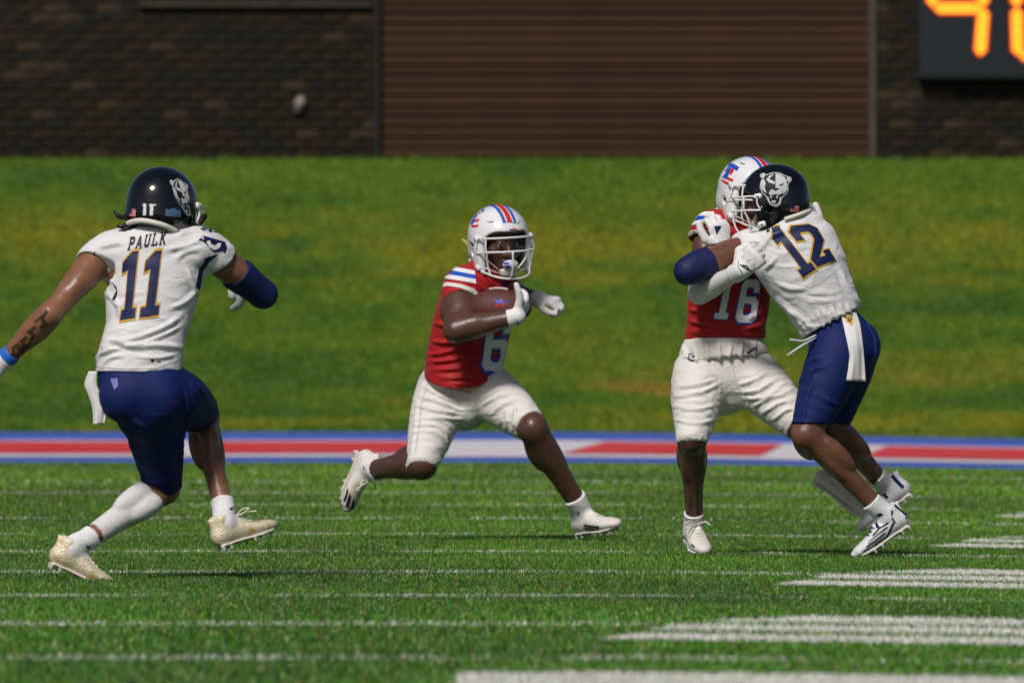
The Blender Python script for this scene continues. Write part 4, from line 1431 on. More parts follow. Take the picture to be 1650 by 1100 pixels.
jersey6 = p6.vol('jersey', jp, .0056, M_red, k=.03,
                 cuts=[(q(752, 601, -.05), A3(.04, .45, -1), .29), (S6R + a6R * .066, a6R + A3(.25, -.1, -.35), .115), (S6L + a6L * .075, a6L, .10)],
                 subs=[tube([S6R + a6R * .05, S6R + a6R * .14], [.068, .07], 1)],
                 post=lambda v, f: folds(wrinkle(v, f, .004, (5, 6, 15), 23, R=frame((.1, 1, 0), (.35, 0, 1))), f, FOLD['j6']))
pp = [Loft([(q(742, 605, -.02), A3(1, .1, 0), .150, .105), (q(746, 632, -.01), A3(1, .1, 0), .150, .108), (q(750, 655, -.03), A3(1, .1, 0), .10, .10)]),
      Ell(q(722, 640, .05), (.09, .08, .09)), Ell(q(775, 636, .03), (.09, .08, .09))]
l6e = leg_prims(H6L, K6L, A6L, A3(.55, -.8, .2), 1.04, 1.0, .009)
r6e = leg_prims(H6R, K6R, A6R, A3(.1, -.9, -.4), 1.04, 1.0, .009)
pp += [l6e['thigh'], r6e['thigh'], r6e['knee']]
def fold6(v, f):
    v = folds(wrinkle(v, f, .003, (9, 9, 22), 33), f, FOLD['p6'])
    n = vnormals(v, f)
    t = (v - H6R) @ nrm(K6R - H6R)
    # crosswise folds down the front of the right thigh
    m = np.clip(1 - np.abs(t - .26) / .15, 0, 1) * np.clip(-n[:, 1] * 1.4, 0, 1) * (v[:, 0] < H6R[0] + .10)
    s = np.sin(t * 2 * math.pi / .034 + 1.6 * noise3(v * 9, 5) * 2)
    return v + n * (m * .0045 * np.where(s > 0, s, s * .4))[:, None]
t6l, t6r = nrm(K6L - H6L), nrm(K6R - H6R)
pants6 = p6.vol('pants', pp, .0056, M_wpants, k=.03, cuts=[(lerp(H6L, K6L, .93), t6l + A3(.12, 0, -.1), .13), (lerp(H6R, K6R, 1.07), t6r + A3(.15, -.2, -.1), .13), (q(742, 590, 0), (0, 0, 1), .2)], post=fold6)
shoeL6, RL6 = make_shoe(p6, A6L, f6L, u6L, M_shoe_w, M_sole, M_lace, 1.0, bow=False)
shoeR6, RR6 = make_shoe(p6, A6R, f6R, u6R, M_shoe_w, M_sole, M_lace, 1.0, bow=True)
sockL6 = make_sock(p6, K6L, A6L, RL6, .08, M_sock, 1.12)
sockR6 = make_sock(p6, K6R, A6R, RR6, .05, M_sock, 1.2)
g1 = [(x, .004) for x in hand_prims(W6R, hf6R, hn6R, -1, cur6R, th6R, .0018)]
df = nrm(W6R - E6R)
g1.append((tube([W6R - df * .028, W6R + df * .01], [.038, .036], 1), .012))
gloveR6 = p6.vol('glove', g1, .003, M_glove, cuts=[(W6R - df * .032, -df, .07)])
g2 = [(x, .004) for x in hand_prims(W6L, hf6L, hn6L, 1, cur6L, th6L, .0018)]
df2 = nrm(W6L - E6L)
g2.append((tube([W6L + nrm(hf6L) * .004, W6L + nrm(hf6L) * .02], [.036, .035], 1), .008))
gloveL6 = p6.vol('glove', g2, .003, M_glove)
hel6 = make_helmet(p6, HC6, HR6, 1.03, M_white_shell, M_mask, M_pad)
dl = [tube_np([q(765, 392, -.06), q(757, 398, -.05), q(750, 390, -.05), q(744, 386, -.05)], [.008, .008, .008, .006], 6, 3)]
p6.put_tubes('hair', [tube_np([q(768, 405, -.05), q(760, 412, -.04), q(757, 418, -.04)], [.012, .011, .006], 6, 3)], M_hair)
p6.put_tubes('tan_tie', dl, mat('tan_tie', (0.5, 0.36, 0.12), 0.7, 0.3))
# mouthguard shield
cm = FC6 + HR6 @ A3(0, .110, -.074)
vo = Vol(cm - .06, cm + .06, .0034)
vo.add(Ell(cm, (.036, .012, .021), HR6), 0)
v, f = vo.net(1)
guard6 = p6.put('mouthguard', v, f, M_pwhite)
p6.bvh[guard6.name] = BVHTree.FromPolygons(v.tolist(), f.tolist())

# the ball
BC = q(803, 497, -.30)
bax = nrm(A3(1, -.12, -.02))
RB = frame(bax, (0, 0, 1))
nl, nr = 40, 32
ball = bpy.data.objects.new('football', None)
ball.location = BC
COL.objects.link(ball)
tag(ball, 'brown leather football tucked under the arm of the runner in red', 'football')
def ball_r(t):
    return .084 * np.maximum(1 - np.abs(t) ** 2.0, 0) ** .68
def ball_part(t0, t1, e=0.0, n=nl):
    ts = np.linspace(t0, t1, n)
    V_ = []
    for t in ts:
        r = ball_r(t) + e
        for k in range(nr):
            a_ = 2 * math.pi * k / nr
            V_.append(RB @ A3(r * math.cos(a_), t * .142, r * math.sin(a_)))
    F_ = [[i * nr + k, i * nr + (k + 1) % nr, (i + 1) * nr + (k + 1) % nr, (i + 1) * nr + k] for i in range(n - 1) for k in range(nr)]
    return np.array(V_), np.array(F_)
v, f = ball_part(-.999, .999)
bb = obj('leather_panel', mesh_np('leather_panel', v, f), M_ball, ball)
ball_bvh = BVHTree.FromPolygons((v + BC).tolist(), f.tolist())
for s_ in (-1, 1):
    v, f = ball_part(*sorted((s_ * .62, s_ * .72)), e=.0012, n=6)
    ca_ = (v[f].mean(axis=1)) @ RB
    f = f[ca_[:, 0] * s_ > -.010]
    obj('white_stripe', mesh_np('white_stripe', v, f), M_pwhite, ball)
lt = []
for i in range(8):
    t = -.25 + i * .07
    lt.append(tube_np([RB @ A3(-.016, t * .142, ball_r(t) - .001), RB @ A3(0, t * .142, ball_r(t) + .003), RB @ A3(.016, t * .142, ball_r(t) - .001)], .003, 5, 2))
lt.append(tube_np([RB @ A3(0, t * .142, ball_r(t) + .002) for t in (-.28, -.1, .1, .28)], .003, 5, 3))
obj('lacing', tube_mesh('lacing', lt), M_pwhite, ball)

# ================================================================== player 16, blocking
p16 = Person(59.55, (1165, 0, 0), 'football player in red number 16 jersey and white pants blocking his opponent', M_skin16)
q = p16.p
u16 = A3(.94, .30, 0)
T16 = [(1166, 600, 0, .170, .130), (1167, 560, 0, .162, .125), (1170, 520, -.01, .158, .122), (1176, 470, -.02, .168, .125, u16), (1186, 420, -.03, .180, .128, u16), (1194, 385, -.03, .17, .11, u16), (1200, 362, -.03, .11, .085, u16)]
S16R, E16R, W16R = q(1143, 378, -.08), q(1127, 472, -.20), q(1191, 437, -.42)
S16L, E16L, W16L = q(1256, 380, .08), q(1318, 430, .08), q(1311, 388, -.08)
H16R, K16R, A16R = q(1128, 600, -.02), q(1115, 706, -.24), q(1119, 842, -.02)
H16L, K16L, A16L = q(1206, 600, .0), q(1294, 690, -.16), q(1354, 764, .14)
HC16 = q(1209, 311, -.07)
HR16 = frame((.52, -.84, -.08), (.10, 0, 1))
f16R, u16R = A3(.22, -.93, -.22), A3(.05, -.2, 1)
f16L, u16L = A3(.78, .30, -.55), A3(.50, -.25, .72)
hf16R, hn16R = A3(.66, -.30, .62), A3(-.25, -.93, -.10)
fist = [(72, 85, 55), (75, 88, 55), (75, 88, 55), (72, 85, 55)]
thR = [(.6, .75, -.4), (.8, -.1, -.7), (.4, -.8, -.5)]
hf16L, hn16L = A3(-.25, -.25, .90), A3(.45, -.85, .1)
curl16L = [(25, 35, 25)] * 4
thL = [(.6, .6, -.3), (.9, .3, -.3), (1, .1, -.3)]
l16 = leg_prims(H16L, K16L, A16L, A3(.8, -.5, .2), 1.0, .95)
r16 = leg_prims(H16R, K16R, A16R, A3(.05, -1, 0), 1.0, .98)
bp = [inner(p16, T16, .022), Loft([(q(1200, 375, -.03), None, .064, 0), (HC16 + HR16 @ A3(0, -.02, -.05), None, .060, 0)])]
bp += arm_prims(S16R, E16R, W16R, 1.0, .82) + arm_prims(S16L, E16L, W16L, 1.0, 1.0)
bp += [(x, .004) for x in hand_prims(W16R, hf16R, hn16R, -1, fist, thR) + hand_prims(W16L, hf16L, hn16L, 1, curl16L, thL)]
for L in (l16, r16):
    bp += [L['thigh'], L['knee'], L['shank']] + L['calf'] + L['front']
for (a, f_, u_) in ((A16L, f16L, u16L), (A16R, f16R, u16R)):
    bp += [tube([a - u_ * .045, a + f_ * .09 - u_ * .064, a + f_ * .14 - u_ * .070], [.024, .014, .010])]
bp += [Ell(q(1166, 595, 0), (.14, .11, .09))]
body16 = build_body(p16, bp, (HC16, HR16, .98))
eyes(p16, HC16, HR16, .98, (.1, 1, 0))
a16R, a16L = nrm(E16R - S16R), nrm(E16L - S16L)
jp = [rings(p16, T16), (Loft([(S16R + A3(.02, .01, .02), A3(0, 1, .1), .085, .060), (q(1198, 375, -.03), A3(0, 1, 0), .09, .062), (S16L + A3(-.01, 0, .01), A3(0, 1, .1), .085, .060)]), .045),
      (tube([S16R + A3(.01, 0, .02), S16R + a16R * .03 + A3(-.004, 0, .006), S16R + a16R * .10], [.074, .076, .068]), .04), (tube([S16L, S16L + a16L * .09], [.068, .062], 1), .04)]
jersey16 = p16.vol('jersey', jp, .0056, M_red, k=.03,
                   cuts=[(q(1168, 546, 0), A3(.02, -.05, -1), .26), (S16R + a16R * .030, a16R + A3(-.1, 0, -.1), .11), (S16L + a16L * .07, a16L, .10)],
                   subs=[tube([S16R + a16R * .02, S16R + a16R * .12], [.064, .066], 1)],
                   post=lambda v, f: folds(wrinkle(v, f, .004, (5, 6, 15), 43), f, FOLD['j16']))
# white undershirt hanging out below the jersey
ts = [(1166, 610, 0, .180, .150), (1166, 575, 0, .178, .143), (1167, 552, 0, .150, .113), (1168, 535, 0, .13, .09)]
under16 = p16.vol('undershirt', [rings(p16, ts)], .0056, M_undershirt, cuts=[(q(1168, 579, 0), A3(.10, -.08, -1), .26)],
                  post=lambda v, f: folds(wrinkle(v, f, .005, (16, 10, 7), 53), f, FOLD['u16']))
pp = [Loft([(q(1166, 585, .0), A3(1, 0, 0), .160, .122), (q(1167, 608, .0), A3(1, 0, 0), .155, .122), (q(1168, 628, .0), A3(1, 0, 0), .11, .10)]),
      Ell(q(1140, 615, .06), (.09, .08, .09)), Ell(q(1195, 615, .06), (.09, .08, .09))]
l16e = leg_prims(H16L, K16L, A16L, A3(.8, -.5, .2), 1.02, 1.0, .009)
r16e = leg_prims(H16R, K16R, A16R, A3(.05, -1, 0), 1.0, 1.0, .009)
pp += [l16e['thigh'], r16e['thigh'], r16e['knee'], l16e['knee']]
def fold16(v, f):
    v = folds(wrinkle(v, f, .003, (8, 9, 24), 63), f, FOLD['p16'])
    n = vnormals(v, f)
    t = (v - H16R) @ nrm(K16R - H16R)
    m = np.clip(1 - np.abs(t - .19) / .14, 0, 1) * np.clip(-n[:, 1] * 1.4, 0, 1) * (v[:, 0] < H16R[0] + .11)
    s = np.sin(t * 2 * math.pi / .040 + 1.8 * noise3(v * 8, 5) * 2)
    v = v + n * (m * .0035 * np.where(s > 0, s, s * .4))[:, None]
    t = (v - H16L) @ nrm(K16L - H16L)
    m = np.clip(1 - np.abs(t - .20) / .18, 0, 1) * np.clip(-n[:, 1] * 1.4, 0, 1) * (v[:, 0] > H16L[0] - .02)
    s = np.sin(t * 2 * math.pi / .036 + 1.8 * noise3(v * 9, 6) * 2)
    return v + n * (m * .0035 * np.where(s > 0, s, s * .4))[:, None]
pants16 = p16.vol('pants', pp, .0056, M_wpants, k=.03, cuts=[(lerp(H16L, K16L, .95), nrm(K16L - H16L), .13), (q(1115, 714, -.2), A3(0, -.1, -1), .13), (q(1166, 566, 0), (0, 0, 1), .22)], post=fold16)
shoeL16, RL16 = make_shoe(p16, A16L, f16L, u16L, M_shoe_w, M_sole, M_lace, 1.0)
shoeR16, RR16 = make_shoe(p16, A16R, f16R, u16R, M_shoe_w, M_sole, M_lace, 1.0, bow=True)
sockL16 = make_sock(p16, K16L, A16L, RL16, .045, M_sock)
sockR16 = make_sock(p16, K16R, A16R, RR16, .05, M_sock)
ae = arm_prims(S16R, E16R, W16R, 1.0, .84, .004, False)
a2 = nrm(W16R - E16R)
sleeve16 = cover(p16, 'arm_sleeve', [tube([E16R - a16R * .05, E16R], [.044, .042], 1), ae[1]], (E16R - a16R * .025 + A3(.012, 0, .0), -a16R + A3(.5, 0, .3)), (W16R - a2 * .01, a2), M_calf, R=.10, amp=.003)
g1 = [(x, .004) for x in hand_prims(W16R, hf16R, hn16R, -1, fist, thR, .004, 1.05)]
g1.append((tube([W16R - a2 * .035, W16R + a2 * .012], [.039, .037], 1), .012))
gloveR16 = p16.vol('glove', g1, .003, M_glove, cuts=[(W16R - a2 * .035, -a2, .07)])
g2 = [(x, .004) for x in hand_prims(W16L, hf16L, hn16L, 1, curl16L, thL, .003, 1.08)]
gloveL16 = p16.vol('glove', g2, .003, M_glove)
hel16 = make_helmet(p16, HC16, HR16, 1.0, M_white_shell, M_mask, M_pad)

# ================================================================== player 12, tackling
p12 = Person(59.35, (1350, 0, 0), 'football player in white number 12 jersey and dark helmet grappling with the player in red', M_skin12)
q = p12.p
u12 = A3(.86, .20, .44)
T12 = [(1352, 545, .02, .135, .112, A3(.86, .3, .40)), (1336, 512, .02, .140, .115, A3(.86, .3, .42)), (1318, 475, .01, .152, .120, A3(.86, .25, .42)), (1297, 436, .00, .174, .124, u12), (1280, 405, .0, .184, .118, u12), (1270, 384, .0, .165, .10, u12), (1264, 368, .0, .11, .08, u12)]
S12L, E12L, W12L = q(1203, 402, .0), q(1108, 437, -.14), q(1164, 402, -.03)
S12R, E12R, W12R = q(1318, 398, .14), q(1352, 445, .30), q(1290, 450, .42)
H12L, K12L, A12L = q(1350, 568, -.04), q(1299, 700, -.14), q(1425, 830, -.06)
H12R, K12R, A12R = q(1372, 562, .10), q(1338, 690, .02), q(1427, 782, .28)
HC12 = q(1246, 321, .02)
HR12 = frame((-.95, .18, -.16), (-.06, 0, 1))
f12L, u12L = A3(-.84, -.10, -.54), A3(-.53, -.1, .85)
f12R, u12R = A3(-.78, .1, -.62), A3(-.6, -.1, .78)
hf12L, hn12L = A3(-.14, .05, .98), A3(.45, -.85, .0)
cur12L = [(38, 50, 30), (30, 45, 25), (28, 45, 25), (35, 45, 25)]
th12L = [(.5, .8, -.1), (.9, .35, -.1), (1, .1, -.1)]
l12 = leg_prims(H12L, K12L, A12L, A3(-.9, -.2, -.3), .98, .95)
r12 = leg_prims(H12R, K12R, A12R, A3(-.9, -.2, -.3), .96, .95)
bp = [inner(p12, T12, .022), Loft([(q(1268, 385, 0), None, .062, 0), (HC12 + HR12 @ A3(0, -.02, -.05), None, .060, 0)])]
bp += arm_prims(S12L, E12L, W12L, 1.02, 1.0) + arm_prims(S12R, E12R, W12R, 1.0, 1.0)
bp += [(x, .004) for x in hand_prims(W12L, hf12L, hn12L, -1, cur12L, th12L)]
for L in (l12, r12):
    bp += [L['thigh'], L['knee'], L['shank']] + L['calf'] + L['front']
for (a, f_, u_) in ((A12L, f12L, u12L), (A12R, f12R, u12R)):
    bp += [tube([a - u_ * .045, a + f_ * .09 - u_ * .064, a + f_ * .14 - u_ * .070], [.024, .014, .010])]
bp += [Ell(q(1362, 556, .02), (.12, .11, .10))]
body12 = build_body(p12, bp, (HC12, HR12, .96))
a12L, a12R = nrm(E12L - S12L), nrm(E12R - S12R)
jp = [rings(p12, T12), (Loft([(S12L + A3(.03, .02, .015), A3(0, 1, .1), .085, .058), (q(1268, 388, .0), A3(0, 1, 0), .09, .060), (S12R + A3(-.01, 0, .0), A3(0, 1, .1), .085, .058)]), .045),
      (tube([S12L + A3(.03, .02, .015), S12L + a12L * .03 + A3(0, 0, .01), S12L + a12L * .12], [.066, .064, .056]), .04), (tube([S12R, S12R + a12R * .11], [.070, .064], 1), .04)]
hemn = nrm(q(1352, 545, .02) - q(1336, 512, .02))
jersey12 = p12.vol('jersey', jp, .0056, M_wjersey, k=.03,
                   cuts=[(q(1339, 520, .02), hemn + A3(0, -.05, .12), .22), (S12L + a12L * .075, a12L + A3(.1, 0, .6), .11), (S12R + a12R * .09, a12R, .10)],
                   subs=[tube([S12L + a12L * .06 + A3(0, 0, -.008), S12L + a12L * .14], [.054, .056], 1)],
                   post=lambda v, f: folds(wrinkle(v, f, .004, (12, 6, 5), 73, R=frame((0, 1, 0), (-.45, 0, .9))), f, FOLD['j12']))
pp = [Loft([(q(1340, 522, .02), A3(.88, .25, .38), .112, .094), (q(1356, 550, .02), A3(.95, .2, .25), .132, .118), (q(1358, 585, .03), A3(1, .1, 0), .115, .11)]),
      Ell(q(1378, 562, -.01), (.088, .08, .092)), Ell(q(1384, 556, .10), (.078, .08, .09))]
l12e = leg_prims(H12L, K12L, A12L, A3(-.9, -.2, -.3), 1.02, 1.0, .009)
r12e = leg_prims(H12R, K12R, A12R, A3(-.9, -.2, -.3), 1.0, 1.0, .009)
pp += [l12e['thigh'], r12e['thigh'], l12e['knee']]
pants12 = p12.vol('pants', pp, .0056, M_navy, k=.035, cuts=[(q(1306, 684, -.13), A3(-.05, -.1, -1), .14), (q(1340, 684, .03), A3(-.05, -.1, -1), .11), (q(1333, 508, .02), -hemn, .2)],
                  post=lambda v, f: folds(wrinkle(v, f, .0028, (7, 7, 16), 83), f, FOLD['p12']))
shoeL12, RL12 = make_shoe(p12, A12L, f12L, u12L, M_shoe_n, M_sole, M_pnavy, 1.0)
shoeR12, RR12 = make_shoe(p12, A12R, f12R, u12R, M_shoe_n, M_sole, M_pnavy, 1.0)
sockL12 = make_sock(p12, K12L, A12L, RL12, .08, M_sock)
sockR12 = make_sock(p12, K12R, A12R, RR12, .08, M_sock)
ae = arm_prims(S12L, E12L, W12L, 1.02, 1.0, .007)
ae = [tube([lerp(S12L, E12L, .58), lerp(S12L, E12L, .8), E12L], [.064, .057, .051]), ae[1]]
sleeve12 = cover(p12, 'arm_sleeve', ae, (lerp(S12L, E12L, .62), -a12L), (lerp(E12L, W12L, .95), nrm(W12L - E12L)), M_nsleeve, R=.075, amp=.0015)
g1 = [(x, .004) for x in hand_prims(W12L, hf12L, hn12L, -1, cur12L, th12L, .003, 1.05)]
gloveL12 = p12.vol('glove', g1, .003, M_glove)
hel12 = make_helmet(p12, HC12, HR12, .95, M_navy_shell, M_mask, M_pad, 'lineman')
# waist ties
for tie in ([q(1314, 540, -.09), q(1295, 549, -.12), q(1272, 547, -.13)], [q(1314, 544, -.09), q(1290, 558, -.13), q(1268, 573, -.13)]):
    p12.put_tubes('waist_tie', [tube_np(tie, .009, 6, 3, flat=.5)], M_pgrey, pants12)

# ------------------------------------------------------------------ prints, numbers, emblems
def cropmap(x0, y0, s):
    return lambda q: (x0 + q[0] / s, y0 + q[1] / s)

def stroke(pts, w):
    p = np.asarray(pts, float)
    L, R_ = [], []
    for i in range(len(p)):
        a = p[max(i - 1, 0)]; b = p[min(i + 1, len(p) - 1)]
        if 0 < i < len(p) - 1:
            d1, d2 = nrm(p[i] - a), nrm(b - p[i])
            n1 = np.array([-d1[1], d1[0]]); n2 = np.array([-d2[1], d2[0]])
            m = n1 + n2
            nn = m / max(m @ n1, 0.5)
        else:
            d = nrm(b - a)
            nn = np.array([-d[1], d[0]])
        L.append(p[i] + nn * w / 2); R_.append(p[i] - nn * w / 2)
    return [tuple(q) for q in L] + [tuple(q) for q in R_[::-1]]

def PR(per, surf, name, poly, mp, m, off=.003, grid=5.0, holes=(), parent=None):
    return prnt(per, surf, name, [(poly, holes)], mp, m, off, grid, parent)

def number(per, surf, glyph, quad, w, fill, edge, ow=.036, holes=()):
    mp = quad_map(*quad, w=w)
    e = PR(per, surf, 'number_outline', [tuple(q) for q in offset_poly(glyph, ow)], mp, edge, .0028, 3.0, holes=[[tuple(q) for q in offset_poly(h, -ow)] for h in holes])
    return PR(per, surf, 'number', glyph, mp, fill, .0052, 3.0, holes=list(holes))

# ---- player 11
c1 = cropmap(0, 250, 2.973)
number(p11, jersey11, G_ONE, ((192, 517), (219, 512), (231, 403), (199, 408)), .66, M_pnavy, M_pgold)
number(p11, jersey11, G_ONE, ((223, 512), (256, 507), (268, 402), (236, 407)), .66, M_pnavy, M_pgold)
LET = {'P': [[(.2, 0), (.2, 1)], [(.12, .92), (.66, .92), (.80, .82), (.80, .60), (.66, .50), (.2, .50)], [(.0, .04), (.45, .04)], [(0, .96), (.2, .96)]],
       'A': [[(.12, 0), (.46, .98)], [(.44, 1), (.86, 0)], [(.25, .34), (.75, .34)], [(-.02, .04), (.32, .04)], [(.66, .04), (1.0, .04)]],
       'U': [[(.2, 1), (.2, .22), (.36, .08), (.64, .08), (.8, .22), (.8, 1)], [(.02, .96), (.4, .96)], [(.62, .96), (.98, .96)]],
       'L': [[(.25, 1), (.25, .0)], [(.05, .06), (.9, .06)], [(.86, .0), (.86, .3)], [(.05, .96), (.47, .96)]],
       'K': [[(.22, 0), (.22, 1)], [(.84, .98), (.28, .44)], [(.42, .60), (.84, .02)], [(.02, .04), (.42, .04)], [(.02, .96), (.42, .96)], [(.66, .04), (1.0, .04)], [(.64, .96), (1.0, .96)]],
       'C': [[(.85, .8), (.7, .93), (.35, .93), (.18, .75), (.18, .25), (.35, .07), (.7, .07), (.85, .2)]],
       'S': [[(.85, .85), (.7, .93), (.3, .93), (.18, .8), (.18, .62), (.32, .52), (.7, .48), (.84, .36), (.84, .2), (.7, .07), (.3, .07), (.15, .16)]]}
def lettering(per, surf, text, quad, m, gap=.24, w=.22, off=.003):
    n = len(text)
    W_ = n + (n - 1) * gap
    mp = quad_map(*quad, w=W_)
    for i, ch in enumerate(text):
        if ch not in LET:
            continue
        x0 = i * (1 + gap)
        for j, st in enumerate(LET[ch]):
            thin = w * (.55 if (len(st) == 2 and abs(st[0][1] - st[1][1]) < .01) else 1.0)
            PR(per, surf, 'letter', [(q[0] + x0, q[1]) for q in stroke(st, thin)], mp, m, off + j * .0003, 4)
lettering(p11, jersey11, 'PAULK', ((205.5, 403), (266, 393), (269.5, 373.5), (210, 383)), M_black)
c7 = cropmap(190, 265, 7.095)
PR(p11, jersey11, 'sleeve_patch', [(1030, 770), (1040, 685), (1130, 715), (1190, 770), (1222, 832), (1180, 800), (1100, 770)], c7, M_pnavy)
PR(p11, jersey11, 'sleeve_patch', [(972, 818), (1085, 850), (1215, 888), (1240, 950), (1215, 1020), (1190, 985), (1090, 1000), (1030, 935), (985, 880)], c7, M_pnavy)
PR(p11, jersey11, 'sleeve_crescent', [(1005, 885), (1040, 872), (1060, 915), (1100, 930), (1140, 900), (1172, 910), (1150, 958), (1090, 980), (1035, 945)], c7, M_pwhite, .0045)
PR(p11, jersey11, 'sleeve_patch', [(985, 1070), (1100, 1030), (1150, 1025), (1110, 1060), (1040, 1110), (975, 1150)], c7, M_pnavy)
PR(p11, jersey11, 'sleeve_patch', [(392, 508), (430, 480), (458, 460), (452, 490), (418, 520), (396, 540)], c1, M_pnavy)
PR(p11, jersey11, 'side_gusset', [(1000, 480), (1012, 492), (968, 560), (955, 640), (938, 668), (936, 620), (950, 545)], c1, M_pnavy)
PR(p11, jersey11, 'side_gusset', [(470, 520), (482, 600), (496, 665), (486, 665), (470, 600)], c1, M_pnavy)
PR(p11, jersey11, 'maker_mark', [(733 + 9 * math.cos(a), 982 + 9 * math.sin(a)) for a in np.linspace(0, 6.28, 11)[:-1]], c1, M_black)
PR(p11, jersey11, 'maker_mark', stroke([(746, 986), (772, 990)], 4), c1, M_black)
PR(p11, jersey11, 'hem_seam', stroke([(440, 1012), (600, 1022), (866, 1016)], 2.5), c1, M_pgrey, .0022)
PR(p11, pants11, 'pants_mark', [(520, 88), (552, 84), (556, 120), (540, 138), (530, 118)], cropmap(0, 580, 2.894), mat('lilac_print', (0.16, 0.15, 0.40), 0.5, 0.3))
for st, w in (([(232, 742), (205, 782), (222, 806), (196, 826)], 16), ([(176, 820), (142, 846), (166, 862), (150, 884)], 15), ([(132, 868), (104, 890), (120, 908), (84, 930)], 13), ([(96, 900), (62, 925), (70, 950), (44, 966)], 12), ([(218, 760), (170, 800)], 8), ([(150, 900), (112, 935), (78, 962)], 9)):
    PR(p11, body11, 'tattoo', stroke(st, w), c1, mat('tattoo_ink', (0.050, 0.026, 0.018), 0.5, 0.35), .0015)
PR(p11, sockL11, 'sock_mark', [(395, 858), (418, 868), (416, 884)], cropmap(0, 580, 2.894), M_black, .002)
PR(p11, sockR11, 'sock_mark', [(1062, 697), (1082, 684), (1076, 700)], cropmap(0, 580, 2.894), M_black, .002)

# helmet emblem: roaring big cat in white, grey and black
CAT0 = [(945, 275), (975, 262), (1010, 280), (1060, 262), (1110, 257), (1160, 265), (1205, 290), (1240, 300), (1275, 315), (1278, 345), (1250, 375), (1238, 400), (1245, 440), (1230, 480), (1190, 515), (1175, 540), (1160, 600), (1125, 628), (1075, 628), (1040, 605), (1020, 565), (1000, 515), (960, 480), (935, 420), (945, 360), (960, 320), (938, 300)]
CATW = [[(1105, 275), (1150, 280), (1195, 305), (1224, 345), (1226, 400), (1233, 440), (1200, 480), (1183, 490), (1185, 460), (1150, 440), (1128, 425), (1105, 430)],
        [(1008, 335), (1045, 292), (1092, 274), (1062, 305), (1036, 330), (1060, 345), (1098, 362), (1098, 388), (1060, 376), (1030, 366)],
        [(958, 345), (985, 332), (1000, 380), (988, 420), (1002, 460), (1015, 482), (985, 470), (953, 430), (950, 385)],
        [(1060, 440), (1100, 455), (1140, 440), (1175, 455), (1180, 480), (1140, 500), (1100, 493), (1060, 505), (1030, 490), (1045, 460)],
        [(954, 286), (975, 275), (1000, 290), (985, 312), (970, 330), (957, 310)], [(1226, 310), (1262, 322), (1264, 342), (1240, 364), (1226, 340)],
        [(1006, 522), (1026, 520), (1044, 570), (1075, 603), (1122, 603), (1145, 570), (1152, 520), (1168, 522), (1160, 585), (1128, 616), (1072, 616), (1035, 590)],
        [(1046, 508), (1056, 548), (1068, 512)], [(1108, 512), (1122, 548), (1134, 508)], [(1065, 560), (1105, 560), (1110, 580), (1085, 592), (1062, 580)]]
CATB = [[(1020, 374), (1056, 392), (1046, 403), (1024, 396)], [(1140, 398), (1196, 374), (1182, 398), (1150, 408)], [(1082, 440), (1128, 440), (1112, 458), (1098, 458)]]
def emblem(per, hel, mp):
    em = PR(per, hel, 'cat_emblem', CAT0, mp, M_pgrey, .0012, 4)
    PR(per, hel, 'emblem_ground', [tuple(q) for q in offset_poly(CAT0, -9)], mp, M_black, .0020, 4, parent=em)
    for q in CATW:
        PR(per, hel, 'emblem_light', q, mp, M_pgrey, .0030, 4, parent=em)
    for q in CATB:
        PR(per, hel, 'emblem_dark', q, mp, M_black, .0038, 4, parent=em)
cb = cropmap(1085, 240, 6.735)
emblem(p12, hel12, cb)
_q11 = quad_map((293, 349), (315, 348), (299, 289), (272, 290), 345, 365)
emblem(p11, hel11, lambda q: _q11((q[0] - 935, 628 - q[1])))
def flag(per, hel, quad):
    mp = quad_map(*quad)
    fl = PR(per, hel, 'flag_sticker', [(0, 0), (1, 0), (1, 1), (0, 1)], mp, M_pwhite, .0012, 3)
    for i in range(4):
        PR(per, hel, 'flag_stripe', [(0, i * .27), (1, i * .27), (1, i * .27 + .15), (0, i * .27 + .15)], mp, M_pred, .0020, 3, parent=fl)
    PR(per, hel, 'flag_canton', [(0, .5), (.42, .5), (.42, 1), (0, 1)], mp, M_pnavy, .0028, 3, parent=fl)
flag(p11, hel11, (c7((135, 592)), c7((206, 598)), c7((204, 512)), c7((134, 512))))
flag(p12, hel12, (cb((1260, 680)), cb((1350, 690)), cb((1362, 622)), cb((1272, 618))))
PR(p11, hel11, 'helmet_number', [(292, 448), (326, 448), (324, 580), (288, 582), (296, 480), (286, 474)], c7, M_pwhite, .0014)
PR(p11, hel11, 'helmet_number', [(362, 452), (440, 458), (440, 470), (408, 472), (402, 582), (364, 584), (372, 480), (362, 474)], c7, M_pwhite, .0014)
PR(p11, hel11, 'helmet_label', [(548, 512), (600, 514), (610, 500), (662, 503), (668, 520), (716, 528), (712, 600), (540, 588)], c7, mat('blue_grey_label', (0.07, 0.14, 0.24), 0.4, 0.4), .0014)

